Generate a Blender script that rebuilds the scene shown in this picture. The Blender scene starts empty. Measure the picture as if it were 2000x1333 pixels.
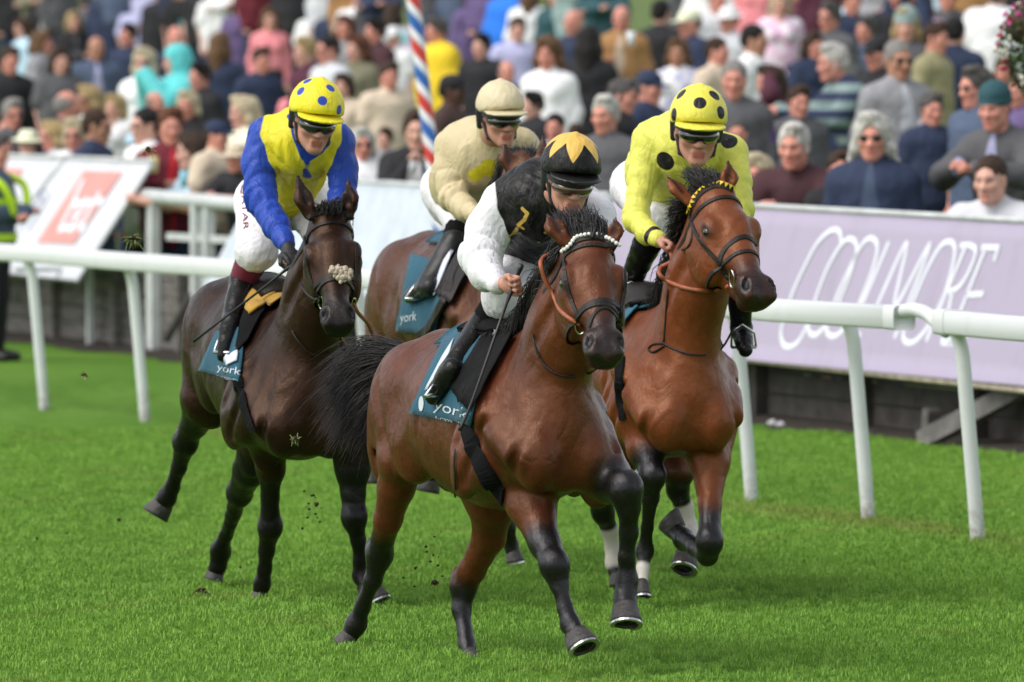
import bpy, math, random
import numpy as np
from mathutils import Vector, Matrix
from mathutils.bvhtree import BVHTree
R = math.radians
rng = np.random.default_rng(7)
random.seed(7)
sc = bpy.context.scene
col = sc.collection

# ---------------------------------------------------------------- camera, light
F = 15000.0          # focal length in photograph pixels (2000 wide)
HC = 2.25            # camera height
PITCH = math.atan((666.5 - 174) / F)
cd = bpy.data.cameras.new('camera')
cam = bpy.data.objects.new('camera', cd); col.objects.link(cam)
cam.location = (0, 0, HC); cam.rotation_euler = (math.pi/2 - PITCH, 0, 0)
cd.sensor_width = 36; cd.lens = F * 36 / 2000
cd.clip_start = 1; cd.clip_end = 2000
cd.dof.use_dof = True; cd.dof.focus_distance = 30.6; cd.dof.aperture_fstop = 4.8
sc.camera = cam
SUN_EL, SUN_AZ = 50, 243     # azimuth measured clockwise from +Y (where the camera looks)
w = bpy.data.worlds.new('World'); sc.world = w; w.use_nodes = True
nt = w.node_tree; nt.nodes.clear()
sky = nt.nodes.new('ShaderNodeTexSky'); sky.sky_type = 'NISHITA'; sky.sun_disc = False
sky.sun_elevation = R(SUN_EL); sky.sun_rotation = R(SUN_AZ)
sky.air_density = 1.0; sky.dust_density = 1.5; sky.ozone_density = 1.0
hs = nt.nodes.new('ShaderNodeHueSaturation'); hs.inputs['Saturation'].default_value = 0.30
bg = nt.nodes.new('ShaderNodeBackground'); bg.inputs['Strength'].default_value = 0.15
wo = nt.nodes.new('ShaderNodeOutputWorld')
nt.links.new(sky.outputs[0], hs.inputs['Color']); nt.links.new(hs.outputs[0], bg.inputs[0]); nt.links.new(bg.outputs[0], wo.inputs[0])
sd = bpy.data.lights.new('sun', 'SUN'); sd.energy = 1.5; sd.angle = R(45); sd.color = (1.0, 0.95, 0.88)
so = bpy.data.objects.new('sun', sd); col.objects.link(so)
so.rotation_euler = (R(90 - SUN_EL), 0, R(180 - SUN_AZ))
so.rotation_euler = Vector((math.sin(R(SUN_AZ))*math.cos(R(SUN_EL)), math.cos(R(SUN_AZ))*math.cos(R(SUN_EL)), math.sin(R(SUN_EL)))).to_track_quat('Z', 'Y').to_euler()
sc.view_settings.view_transform = 'Standard'; sc.view_settings.look = 'None'
sc.view_settings.exposure = 0.6; sc.view_settings.gamma = 1
sc.render.engine = 'CYCLES'
sc.cycles.use_denoising = True
sc.cycles.max_bounces = 6; sc.cycles.diffuse_bounces = 3; sc.cycles.glossy_bounces = 3
sc.cycles.transparent_max_bounces = 6

CP, SP = math.cos(PITCH), math.sin(PITCH)
def V(*a): return np.array(a, float)
def U(px, py, d):
    "the point d metres in front of the camera that the photograph shows at px, py"
    x = (px - 1000) / F * d; y = (666.5 - py) / F * d
    return np.array((x, d*CP + y*SP, HC - d*SP + y*CP))
def G(px, py, z=0.0):
    "the point at height z seen at px, py"
    t = (HC - z) / (SP - (666.5 - py)/F*CP)
    return U(px, py, t)
def nrm(v): v = np.asarray(v, float); return v / (np.linalg.norm(v) + 1e-12)
RAIL = nrm(G(1912, 1063) - G(88, 802))          # direction of the course, towards the camera
OUT = np.array((-RAIL[1], RAIL[0], 0.0))        # away from the track, into the crowd
if OUT[1] < 0: OUT = -OUT

# ---------------------------------------------------------------- materials
def srgb(r, g, b):
    f = lambda c: (c/255)/12.92 if c/255 <= .04045 else ((c/255 + .055)/1.055)**2.4
    return (f(r), f(g), f(b))
class Mt:
    def __init__(s, name):
        s.m = bpy.data.materials.new(name); s.m.use_nodes = True; s.t = s.m.node_tree
        s.b = s.t.nodes['Principled BSDF']
    def n(s, t, **k):
        x = s.t.nodes.new(t)
        for a, v in k.items():
            if a[0] == '_': x.inputs[a[1:]].default_value = v
            else: setattr(x, a, v)
        return x
    def l(s, a, b): s.t.links.new(a, b)
    def coord(s, kind='Object', scale=(1, 1, 1)):
        c = s.n('ShaderNodeTexCoord'); m = s.n('ShaderNodeMapping'); m.inputs['Scale'].default_value = scale
        s.l(c.outputs[kind], m.inputs[0]); return m.outputs[0]
    def noise(s, scale, detail=4, rough=.55, vec=None):
        x = s.n('ShaderNodeTexNoise'); x.inputs['Scale'].default_value = scale; x.inputs['Detail'].default_value = detail
        x.inputs['Roughness'].default_value = rough
        if vec is not None: s.l(vec, x.inputs['Vector'])
        return x.outputs['Fac']
    def ridge(s, scale, vec=None, dist=1.2, detail=2):
        x = s.n('ShaderNodeTexNoise'); x.inputs['Scale'].default_value = scale; x.inputs['Detail'].default_value = detail; x.inputs['Distortion'].default_value = dist
        if vec is not None: s.l(vec, x.inputs['Vector'])
        return s.math('ABSOLUTE', s.math('SUBTRACT', x.outputs['Fac'], .5))
    def ramp(s, fac, lo, hi):
        x = s.n('ShaderNodeMapRange', clamp=True); x.inputs['From Min'].default_value = lo; x.inputs['From Max'].default_value = hi
        s.l(fac, x.inputs['Value']); return x.outputs[0]
    def mix(s, fac, a, b):
        x = s.n('ShaderNodeMix', data_type='RGBA')
        if isinstance(fac, (int, float)): x.inputs[0].default_value = fac
        else: s.l(fac, x.inputs[0])
        for v, i in ((a, 6), (b, 7)):
            if isinstance(v, tuple): x.inputs[i].default_value = (*v, 1)
            else: s.l(v, x.inputs[i])
        return x.outputs[2]
    def math(s, op, a, b=None):
        x = s.n('ShaderNodeMath', operation=op)
        for v, i in ((a, 0), (b, 1)):
            if v is None: continue
            if isinstance(v, (int, float)): x.inputs[i].default_value = v
            else: s.l(v, x.inputs[i])
        return x.outputs[0]
    def attr(s, name):
        x = s.n('ShaderNodeAttribute'); x.attribute_name = name; return x.outputs['Fac']
    def bump(s, h, strength, dist=.02):
        x = s.n('ShaderNodeBump'); x.inputs['Strength'].default_value = strength; x.inputs['Distance'].default_value = dist
        s.l(h, x.inputs['Height']); s.l(x.outputs[0], s.b.inputs['Normal'])
    def set(s, **k):
        for a, v in k.items():
            a = a.replace('_', ' ')
            i = s.b.inputs[a]
            if isinstance(v, (int, float)): i.default_value = v
            elif isinstance(v, tuple): i.default_value = (*v, 1) if len(v) == 3 else v
            else: s.l(v, i)
        return s
_mc = {}
def plain(name, c, rough=.6, var=.15, scale=8, bump=0.0, bscale=30, spec=.5, metal=0.0, coat=0.0):
    "a plain stuff with gentle procedural unevenness"
    key = (name, c, rough, var, scale, bump, bscale, metal, coat)
    if key in _mc: return _mc[key]
    m = Mt(name); v = m.coord()
    f = m.ramp(m.noise(scale, 5, .6, v), .3, .7)
    m.set(Base_Color=m.mix(f, tuple(x*(1-var) for x in c), tuple(min(1, x*(1+var)) for x in c)), Roughness=rough, Metallic=metal)
    m.b.inputs['Specular IOR Level'].default_value = spec
    m.b.inputs['Coat Weight'].default_value = coat
    if bump: m.bump(m.noise(bscale, 4, .6, v), bump)
    _mc[key] = m.m; return m.m
def cloth(name, c, rough=.75, bump=.5, sheen=.1, spec=.3, fold=9):
    key = (name, c, rough, bump, fold)
    if key in _mc: return _mc[key]
    m = Mt(name); v = m.coord(scale=(1, 1, .45))
    f = m.noise(fold, 3, .6, v)
    m.set(Base_Color=m.mix(m.ramp(f, .35, .65), tuple(x*.86 for x in c), tuple(min(1, x*1.06) for x in c)), Roughness=rough)
    m.b.inputs['Specular IOR Level'].default_value = spec
    m.b.inputs['Sheen Weight'].default_value = sheen
    m.bump(f, bump, .03)
    _mc[key] = m.m; return m.m

# ---------------------------------------------------------------- objects
def tag(o, label=None, cat=None, group=None, kind=None):
    for k, v in (('label', label), ('category', cat), ('group', group), ('kind', kind)):
        if v: o[k] = v
    return o
def thing(name, label, cat, loc=(0, 0, 0), rz=0.0, group=None):
    o = bpy.data.objects.new(name, None); col.objects.link(o); o.location = loc; o.rotation_euler = (0, 0, rz)
    o.empty_display_size = .1
    bpy.context.view_layer.update()
    return tag(o, label, cat, group)
def own(o, parent):
    "parent a world-placed object, keeping it where it stands"
    if parent is not None:
        o.parent = parent; o.matrix_parent_inverse = (Matrix.Translation(parent.location) @ parent.rotation_euler.to_matrix().to_4x4()).inverted()
    return o
def mesh_data(name, v, f, smooth=True, attrs=None):
    me = bpy.data.meshes.new(name)
    v = np.asarray(v, np.float32)
    if isinstance(f, np.ndarray):
        n, k = f.shape
        me.vertices.add(len(v)); me.vertices.foreach_set('co', v.ravel())
        me.loops.add(n*k); me.loops.foreach_set('vertex_index', f.astype(np.int32).ravel())
        me.polygons.add(n); me.polygons.foreach_set('loop_start', np.arange(0, n*k, k, dtype=np.int32))
        me.update(calc_edges=True)
    else:
        me.from_pydata(v.tolist(), [], f); me.update()
    if smooth: me.polygons.foreach_set('use_smooth', np.ones(len(me.polygons), bool))
    for a, x in (attrs or {}).items():
        me.attributes.new(a, 'FLOAT', 'POINT').data.foreach_set('value', np.asarray(x, np.float32))
    return me
def obj(name, me, mat, parent=None, local=False):
    o = bpy.data.objects.new(name, me); col.objects.link(o)
    if mat is not None and not me.materials:
        for m in (mat if isinstance(mat, (list, tuple)) else [mat]): me.materials.append(m)
    if parent is not None:
        if local: o.parent = parent
        else: own(o, parent)
    return o
class MB:
    "collects simple solids into one mesh"
    def __init__(s): s.v = []; s.f = []; s.n = 0
    def add(s, v, f):
        s.v.append(np.asarray(v, float)); s.f += [tuple(i + s.n for i in q) for q in f]; s.n += len(v); return s
    def hexa(s, p):      # 8 points: bottom 4, top 4, both counter-clockwise seen from above
        return s.add(p, [(3, 2, 1, 0), (4, 5, 6, 7), (0, 1, 5, 4), (1, 2, 6, 5), (2, 3, 7, 6), (3, 0, 4, 7)])
    def beam(s, a, b, wx, wz, side=None):
        "square bar from a to b, wx across side, wz across the other way"
        a, b = np.asarray(a, float), np.asarray(b, float); t = nrm(b - a)
        x = nrm(side) if side is not None else nrm(np.cross(t, (0, 0, 1)) if abs(t[2]) < .95 else (1, 0, 0))
        x = nrm(x - t*np.dot(x, t)); z = np.cross(x, t)
        o = [(-1, -1), (1, -1), (1, 1), (-1, 1)]
        return s.hexa([a + x*wx/2*i + z*wz/2*j for i, j in o] + [b + x*wx/2*i + z*wz/2*j for i, j in o])
    def tube(s, pts, r, n=8, cap=True):
        pts = np.asarray(pts, float); k = len(pts)
        r = np.broadcast_to(np.asarray(r, float), (k,)) if np.ndim(r) < 2 else r
        T = np.gradient(pts, axis=0); ref = np.array((0.013, .02, 1.0)) if abs(nrm(pts[-1]-pts[0])[2]) < .9 else np.array((1.0, .02, .013))
        vs = []
        for i in range(k):
            t = nrm(T[i]); x = nrm(np.cross(t, ref)); y = np.cross(t, x)
            for j in range(n):
                a = 2*math.pi*j/n; vs.append(pts[i] + r[i]*(math.cos(a)*x + math.sin(a)*y))
        fs = [(i*n + j, i*n + (j+1) % n, (i+1)*n + (j+1) % n, (i+1)*n + j) for i in range(k-1) for j in range(n)]
        if cap: fs += [tuple(range(n))[::-1], tuple(range((k-1)*n, k*n))]
        return s.add(vs, fs)
    def sphere(s, c, r, nu=16, nv=10, ax=None):
        c = np.asarray(c, float); r = np.broadcast_to(np.asarray(r, float), (3,)); A = np.eye(3) if ax is None else np.asarray(ax)
        vs = []
        for i in range(nv+1):
            th = math.pi*i/nv
            for j in range(nu):
                ph = 2*math.pi*j/nu
                vs.append(c + (np.array((math.sin(th)*math.cos(ph), math.sin(th)*math.sin(ph), math.cos(th)))*r) @ A)
        return s.add(vs, [(i*nu+j, (i+1)*nu+j, (i+1)*nu+(j+1) % nu, i*nu+(j+1) % nu) for i in range(nv) for j in range(nu)])
    def build(s, name, mat, parent=None, smooth=False, local=False):
        return obj(name, mesh_data(name, np.concatenate(s.v), s.f, smooth), mat, parent, local)
def spline(pts, n):
    "Catmull-Rom through pts, n samples"
    p = np.asarray(pts, float)
    if len(p) == 2: t = np.linspace(0, 1, n)[:, None]; return p[0]*(1-t) + p[1]*t
    q = np.concatenate([[2*p[0]-p[1]], p, [2*p[-1]-p[-2]]]); m = len(p)-1; out = []
    for u in np.linspace(0, m, n):
        i = min(int(u), m-1); t = u - i; a, b, c, d = q[i:i+4]
        out.append(.5*((2*b) + (c-a)*t + (2*a-5*b+4*c-d)*t*t + (3*b-a-3*c+d)*t**3))
    return np.array(out)

# ---------------------------------------------------------------- soft solids: blended distance field -> surface net
class Soft:
    def __init__(s, k=.03): s.p = []; s.k = k
    def seg(s, a, b, ra, rb=None, n=None, fl=1.0, k=None, op='u'):
        rb = ra if rb is None else rb
        s.p.append(('s', np.asarray(a, float), np.asarray(b, float), ra, rb, None if n is None else nrm(n), fl, s.k if k is None else k, op)); return s
    def chain(s, pts, rs, n=None, fl=1.0, k=None):
        for i in range(len(pts)-1): s.seg(pts[i], pts[i+1], rs[i], rs[i+1], n, fl, k)
        return s
    def ell(s, c, r, ax=None, k=None, op='u'):
        s.p.append(('e', np.asarray(c, float), np.broadcast_to(np.asarray(r, float), (3,)).copy(), np.eye(3) if ax is None else np.asarray(ax, float), 0, None, 1, s.k if k is None else k, op)); return s
    def loft(s, O, AX, st, cap=(.12, .12), k=.06):
        "a trunk along AX[0]: stations (position, centre height, half width, half height), rounded at both ends"
        st = np.asarray(st, float); o = np.argsort(st[:, 0]); t = np.linspace(st[o[0], 0], st[o[-1], 0], 60)
        w = [spline([(x, y, 0) for x, y in zip(st[o, 0], st[o, j])], 240) for j in (1, 2, 3)]
        tab = np.stack([t] + [np.interp(t, q[:, 0], q[:, 1]) for q in w], 1)
        s.p.append(('l', np.asarray(O, float), tab, np.asarray(AX, float), cap, None, 1, k, 'u')); return s
    def plane(s, c, n, k=.005):   # keeps the side the normal points away from
        s.p.append(('p', np.asarray(c, float), nrm(n), 0, 0, None, 1, k, 'i')); return s
    @staticmethod
    def dist(q, P):
        if q[0] == 's':
            a, b, ra, rb, n, fl = q[1:7]; ab = b - a; L2 = ab @ ab + 1e-12
            v = P - a; t = np.clip((v @ ab)/L2, 0, 1); v = v - t[..., None]*ab
            if n is not None and fl != 1.0:
                c = v @ n; v = v + (c*(1/fl - 1))[..., None]*n
            d = np.sqrt((v*v).sum(-1)) - (ra + (rb-ra)*t)
            return d*min(1, fl) if fl < 1 else d
        if q[0] == 'e':
            c, r, A = q[1:4]; u = (P - c) @ A.T
            k0 = np.sqrt(((u/r)**2).sum(-1)); k1 = np.sqrt(((u/(r*r))**2).sum(-1)) + 1e-9
            return k0*(k0-1)/k1
        if q[0] == 'l':
            O, tab, A, cap = q[1:5]; u = (P - O) @ A.T; t = u[..., 0]; tc = np.clip(t, tab[0, 0], tab[-1, 0])
            uc, hl, hu = (np.interp(tc, tab[:, 0], tab[:, j]) for j in (1, 2, 3))
            cp = np.where(t < tc, cap[0], cap[1])
            a, b, c = u[..., 1], u[..., 2]-uc, t-tc
            k0 = np.sqrt((a/hl)**2 + (b/hu)**2 + (c/cp)**2); k1 = np.sqrt((a/hl**2)**2 + (b/hu**2)**2 + (c/cp**2)**2) + 1e-9
            return k0*(k0-1)/k1
        return (P - q[1]) @ q[2]
    def box(s, q):
        if q[0] == 'l':
            t = q[2]; A = q[3]; c = []
            for r in (t[0], t[-1]): c += [q[1] + A[0]*r[0] + A[2]*(r[1]+g*t[:, 3].max()) + A[1]*h_*t[:, 2].max() for g in (-1.2, 1.2) for h_ in (-1, 1)]
            return np.min(c, 0)-.2, np.max(c, 0)+.2
        if q[0] == 's':
            r = max(q[3], q[4])*max(1, q[6]); return np.minimum(q[1], q[2]) - r, np.maximum(q[1], q[2]) + r
        r = np.sqrt(((q[3]*q[2][:, None])**2).sum(0)); return q[1] - r, q[1] + r
    def grow(s, e, pick=None):
        o = Soft(s.k)
        for q in s.p:
            q = list(q)
            if q[0] == 's': q[3] += e; q[4] += e
            elif q[0] == 'e': q[2] = q[2] + e
            o.p.append(tuple(q))
        return o
    def surface(s, h, disp=None):
        us = [q for q in s.p if q[8] == 'u']
        lo = np.min([s.box(q)[0] for q in us], 0) - 2.5*h - .02; hi = np.max([s.box(q)[1] for q in us], 0) + 2.5*h + .02
        N = np.ceil((hi-lo)/h).astype(int) + 1
        Fd = np.full(N, .25, np.float32)
        X = [lo[i] + h*np.arange(N[i]) for i in range(3)]
        for q in s.p:
            k = q[7]
            if q[8] == 'i':
                Gd = np.stack(np.meshgrid(*X, indexing='ij'), -1); d = s.dist(q, Gd)
                hh = np.maximum(k - np.abs(Fd-d), 0)/k; Fd = (np.maximum(Fd, d) + hh*hh*k*.25).astype(np.float32); continue
            b0, b1 = s.box(q); m = k + 2*h + .01
            i0 = np.maximum(np.floor((b0-m-lo)/h).astype(int), 0); i1 = np.minimum(np.ceil((b1+m-lo)/h).astype(int)+1, N)
            if (i1 <= i0).any(): continue
            sl = tuple(slice(a, b) for a, b in zip(i0, i1))
            P = np.stack(np.meshgrid(*[X[i][sl[i]] for i in range(3)], indexing='ij'), -1)
            d = s.dist(q, P); a = Fd[sl]
            if q[8] == 'u':
                hh = np.maximum(k - np.abs(a-d), 0)/k; Fd[sl] = np.minimum(a, d) - hh*hh*k*.25
            else:
                d = -d; hh = np.maximum(k - np.abs(a-d), 0)/k; Fd[sl] = np.maximum(a, d) + hh*hh*k*.25
        if disp is not None:
            near = np.argwhere(np.abs(Fd) < 3*h); P = lo + near*h
            Fd[tuple(near.T)] += disp(P)
        return s.net(Fd, lo, h)
    @staticmethod
    def net(Fd, lo, h):
        S = Fd < 0; n = [x-1 for x in Fd.shape]
        cnt = sum(S[i:n[0]+i, j:n[1]+j, k:n[2]+k].astype(np.int8) for i in (0, 1) for j in (0, 1) for k in (0, 1))
        m = (cnt > 0) & (cnt < 8); idx = np.full(m.shape, -1, np.int32); C = np.argwhere(m); idx[m] = np.arange(len(C))
        acc = np.zeros((len(C), 3)); num = np.zeros(len(C))
        for ax in range(3):
            o = [x for x in range(3) if x != ax]
            for i in (0, 1):
                for j in (0, 1):
                    a = np.zeros(3, int); a[o[0]] = i; a[o[1]] = j; b = a.copy(); b[ax] = 1
                    fa = Fd[tuple((C+a).T)]; fb = Fd[tuple((C+b).T)]; x = (fa < 0) != (fb < 0)
                    t = np.where(x, fa/np.where(fa == fb, 1, fa-fb), 0)
                    acc += np.where(x[:, None], a + (b-a)*t[:, None], 0); num += x
        v = (C + acc/num[:, None])*h + lo
        fs = []
        for ax in range(3):
            o = [(ax+1) % 3, (ax+2) % 3]
            sl0 = [slice(1, -1)]*3; sl1 = [slice(1, -1)]*3; sl0[ax] = slice(0, -1); sl1[ax] = slice(1, None)
            A = S[tuple(sl0)]; B = S[tuple(sl1)]; E = np.argwhere(A != B)
            if not len(E): continue
            inside = A[tuple(E.T)]; off = np.ones(3, int); off[ax] = 0; E = E + off
            e1 = np.zeros(3, int); e1[o[0]] = 1; e2 = np.zeros(3, int); e2[o[1]] = 1
            ok = (E[:, ax] < n[ax])
            E = E[ok]; inside = inside[ok]
            q = np.stack([idx[tuple((E-e1-e2).T)], idx[tuple((E-e2).T)], idx[tuple(E.T)], idx[tuple((E-e1).T)]], 1)
            q[~inside] = q[~inside][:, ::-1]; fs.append(q)
        f = np.concatenate(fs); f = f[(f >= 0).all(1)]
        return v, f
def relax(v, f, it=2, lam=.5):
    e = np.concatenate([f[:, [0, 1]], f[:, [1, 2]], f[:, [2, 3]], f[:, [3, 0]]])
    for _ in range(it):
        for l in (lam, -lam*.9):
            s = np.zeros_like(v); c = np.zeros(len(v))
            for i in range(3): s[:, i] = np.bincount(e[:, 0], v[e[:, 1], i], len(v)) + np.bincount(e[:, 1], v[e[:, 0], i], len(v))
            c = np.bincount(e[:, 0], minlength=len(v)) + np.bincount(e[:, 1], minlength=len(v))
            v = v + l*(s/np.maximum(c, 1)[:, None] - v)
    return v
def sdist(P, a, b):
    a = np.asarray(a, float); ab = np.asarray(b, float) - a; v = P - a; t = np.clip((v @ ab)/(ab @ ab + 1e-12), 0, 1)
    return np.linalg.norm(v - t[:, None]*ab, axis=1)
def bvh(v, f): return BVHTree.FromPolygons([tuple(x) for x in v], [tuple(int(i) for i in q) for q in f])
def hit(B, px, py, off=.004, dmin=15):
    o = Vector((0, 0, HC)); d = (Vector(U(px, py, 10)) - o).normalized()
    p, n, i, t = B.ray_cast(o + d*dmin, d)
    if p is None: return None, None
    if n.dot(d) > 0: n = -n
    return np.array(p + n*off), np.array(n)
def ribbon(pts, nor, width, thick):
    "a strap: a flat band with thickness that follows pts, lying along normals nor"
    pts = np.asarray(pts, float); k = len(pts); T = np.gradient(pts, axis=0); vs = []; fs = []
    for i in range(k):
        t = nrm(T[i]); n = nrm(nor[i] - t*np.dot(nor[i], t)); x = np.cross(t, n)*width/2; n = n*thick
        vs += [pts[i]-x, pts[i]+x, pts[i]+x*.8+n, pts[i]-x*.8+n]
    for i in range(k-1):
        for j in range(4): fs.append((i*4+j, (i+1)*4+j, (i+1)*4+(j+1) % 4, i*4+(j+1) % 4))
    fs += [(3, 2, 1, 0), tuple((k-1)*4+j for j in range(4))]
    return vs, fs
def drape(B, pts, n=24, off=.003):
    "points of the photograph's curve laid on a surface"
    P = []; Nn = []
    for x, y in spline([(*p, 0) for p in pts], n)[:, :2]:
        p, nn = hit(B, x, y, off)
        if p is not None: P.append(p); Nn.append(nn)
    return np.array(P), np.array(Nn)
# ---------------------------------------------------------------- people: shared pieces
def skin_material(name, c, rough=.5):
    m = Mt(name); v = m.coord(); n_ = m.ramp(m.noise(14, 4, .6, v), .3, .7)
    cc = m.mix(n_, tuple(x*.9 for x in c), (min(1, c[0]*1.08), c[1]*.98, c[2]*.95))
    cc = m.mix(m.attr('lip'), cc, (c[0]*.74, c[1]*.48, c[2]*.46))
    cc = m.mix(m.attr('dark'), cc, (.03, .02, .016))
    m.set(Base_Color=cc, Roughness=rough); m.b.inputs['Specular IOR Level'].default_value = .35
    m.b.inputs['Subsurface Weight'].default_value = .08; m.b.inputs['Subsurface Radius'].default_value = (.012, .005, .003)
    return m.m
def head_axes(yaw, pitch, roll=0.0):
    "rows: side (viewer's right when facing the camera), front, up"
    y, p, r = R(yaw), R(pitch), R(roll)
    fr = np.array((math.sin(y)*math.cos(p), -math.cos(y)*math.cos(p), -math.sin(p)))
    sd_ = np.array((math.cos(y), math.sin(y), 0)); up = -np.cross(fr, sd_)
    if up[2] < 0: up = -up
    s2 = sd_*math.cos(r) + up*math.sin(r); u2 = up*math.cos(r) - sd_*math.sin(r)
    return np.stack([s2, fr, u2])
def add_head(S, c, A, k=1.0, detail=True, neck=None, smile=0.0):
    def H(x, y, z): return c + (A[0]*x + A[1]*y + A[2]*z)*k
    def E(p, r, kk=.02, op='u'): S.ell(H(*p), np.array(r)*k, A, k=kk*k, op=op)
    def G_(p, q, r0, r1=None, kk=.012, op='u'): S.seg(H(*p), H(*q), r0*k, (r0 if r1 is None else r1)*k, k=kk*k, op=op)
    E((0, -.012, .03), (.075, .096, .086)); E((0, .032, -.025), (.060, .062, .085), .03)
    for s in (-1, 1):
        G_((s*.050, -.005, -.055), (s*.012, .062, -.100), .024, .020, .03)
        E((s*.042, .066, -.022), (.024, .020, .022), .025)
        E((s*.076, -.008, -.008), (.011, .019, .033), .008)
        if detail:
            E((s*.013, .096, -.036), (.011, .011, .009), .008)
            E((s*.031, .098, .003), (.019, .014, .010), .012, 'd')
            G_((s*.012, .093, .022), (s*.048, .078, .024), .011, .008, .014)
    E((0, .074, -.102), (.024, .018, .016), .02)
    G_((0, .088, .008), (0, .108, -.034), .009, .014, .014)
    if detail:
        G_((-.020, .087, -.066), (.020, .087, -.066), .0085, None, .008); G_((-.016, .086, -.080), (.016, .086, -.080), .0085, None, .008)
        G_((-.024, .100, -.0728+smile), (0, .101, -.0728), .0022, None, .006, 'd'); G_((0, .101, -.0728), (.024, .100, -.0728+smile), .0022, None, .006, 'd')
    if neck is not None: S.seg(H(0, -.025, -.05), neck, .056*k, .062*k, k=.03)
    return H
def head_attrs(v, H, k=1.0, brow=1.0):
    lip = np.zeros(len(v)); dk = np.zeros(len(v))
    for z in (-.067, -.080): lip = np.maximum(lip, np.clip(1.9 - sdist(v, H(-.017, .095, z), H(.017, .095, z))/(.0062*k), 0, 1))
    for s in (-1, 1):
        lip = np.maximum(lip, .22*np.clip(1.5 - sdist(v, H(s*.040, .082, -.03), H(s*.040, .082, -.035))/(.022*k), 0, 1))
        dk = np.maximum(dk, .55*brow*np.clip(1.5 - sdist(v, H(s*.014, .100, .025), H(s*.046, .084, .028))/(.006*k), 0, 1))
        dk = np.maximum(dk, .75*np.clip(1.5 - sdist(v, H(s*.022, .092, .002), H(s*.040, .084, .002))/(.0075*k), 0, 1))
    return {'lip': lip, 'dark': dk}
def add_fist(S, c, fwd, across, k=1.0, grip=True):
    "a closed hand: palm, four curled fingers, thumb; across runs along the thing gripped, fwd points out over the knuckles"
    f = nrm(fwd); a = nrm(across - f*(np.asarray(across)@f)); d = np.cross(f, a)
    if d[2] > 0: d = -d                      # finger tips curl down and back
    S.ell(c - f*.018*k, np.array((.030, .040, .020))*k, np.stack([f, a, d]), k=.012)
    for i, (o, L) in enumerate(((-.031, .86), (-.011, 1.0), (.010, .97), (.030, .8))):
        b = c + a*o*k + f*.016*k - d*.012*k; p1 = b + (f*.020*L + d*.006)*k; p2 = p1 + (d*.024*L - f*.002)*k; p3 = p2 - (f*.024*L - d*.004)*k
        S.seg(b - f*.03*k, b, .0095*k, .0105*k, k=.006); S.seg(b, p1, .0105*k, .0095*k, k=.005); S.seg(p1, p2, .0095*k, .0085*k, k=.005); S.seg(p2, p3, .0085*k, .0075*k, k=.004)
    t0 = c - a*.034*k - f*.022*k + d*.004*k; t1 = t0 + (f*.026 - a*.012 + d*.012)*k; t2 = t1 + (f*.018 + a*.016 + d*.012)*k
    S.seg(t0, t1, .013*k, .0105*k, k=.01); S.seg(t1, t2, .0105*k, .0085*k, k=.005)
def wrinkles(seed, amp=.004, freq=1.0):
    rg = np.random.default_rng(seed); W = rg.normal(0, 1, (7, 3))*np.array((38, 38, 26))*freq; ph = rg.uniform(0, 6, 7); W2 = rg.normal(0, 1, (5, 3))*11*freq; p2 = rg.uniform(0, 6, 5)
    def f(P):
        wv = sum(np.sin(P@W2[i] + p2[i]) for i in range(5))*.6
        x = sum(np.sin(P@W[i] + ph[i] + 1.5*wv) for i in range(7))/7
        return (amp*np.abs(x)*2.2 - amp*.9 - amp*.35*wv*.5).astype(np.float32)
    return f
# ---------------------------------------------------------------- setting: turf, rails, barrier, boards
def proj(p):
    q = np.asarray(p, float) - np.array((0, 0, HC)); d = q[1]*CP - q[2]*SP; u = q[1]*SP + q[2]*CP
    return 1000 + F*q[0]/d, 666.5 - F*u/d, d
def onplane(px, py, p0, n):
    o = np.array((0, 0, HC)); d = U(px, py, 10) - o; return o + d*(np.dot(p0-o, n)/np.dot(d, n))
R0 = G(88, 802); R0[2] = 0
FR, FL = G(2000, 880), G(30, 660); FD = nrm(FR-FL); FO = np.array((-FD[1], FD[0], 0)); FO = FO if FO[1] > 0 else -FO
def fence(t, off=0.0, z=0.0): return FL + FD*t + FO*off + V(0, 0, z)
def fence_at(px, off=0.0):
    lo, hi = -8.0, 30.0
    for _ in range(40):
        m_ = (lo+hi)/2
        if proj(fence(m_, off))[0] < px: lo = m_
        else: hi = m_
    return lo
BANK0, BANK1 = .22, .075
# turf material
m = Mt('turf_soil_and_sward'); v = m.coord()
n1 = m.ramp(m.noise(.9, 5, .6, m.coord(scale=(1, .35, 1))), .35, .68); n2 = m.ramp(m.noise(14, 5, .7, v), .35, .7)
c = m.mix(n1, (.104, .232, .024), (.152, .298, .038)); c = m.mix(m.math('MULTIPLY', n2, .5), c, (.065, .15, .018))
m.set(Base_Color=c, Roughness=.9); m.b.inputs['Specular IOR Level'].default_value = .1; m.bump(m.noise(60, 4, .7, v), .8, .03)
TURF = m.m
def rail_dist(x, y): return (x-R0[0])*OUT[0] + (y-R0[1])*OUT[1]
_hw = np.random.default_rng(77); HWK = _hw.normal(0, 1, (14, 2)); HWK = HWK/np.linalg.norm(HWK, axis=1)[:, None]*(2*np.pi/_hw.uniform(.14, .75, 14))[:, None]; HWP = _hw.uniform(0, 6.3, 14)
def tuft(x, y):
    "unevenness of the sward: soft mounds with dips between them, about -1 to 1"
    wx = x + .10*np.sin(3.1*y+1.7*x); wy = y + .12*np.sin(2.7*x-1.3*y)
    t = sum(np.sin(HWK[i, 0]*wx + HWK[i, 1]*wy*.75 + HWP[i]) for i in range(14))/14**.5
    return 1.0 - 1.25*np.abs(t)
def gz(x, y): return (.010*np.sin(x*2.1+y*.9) + .010*np.sin(x*1.1-y*1.7+2))*(rail_dist(x, y) < -.2) + .021*tuft(x, y)
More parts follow.
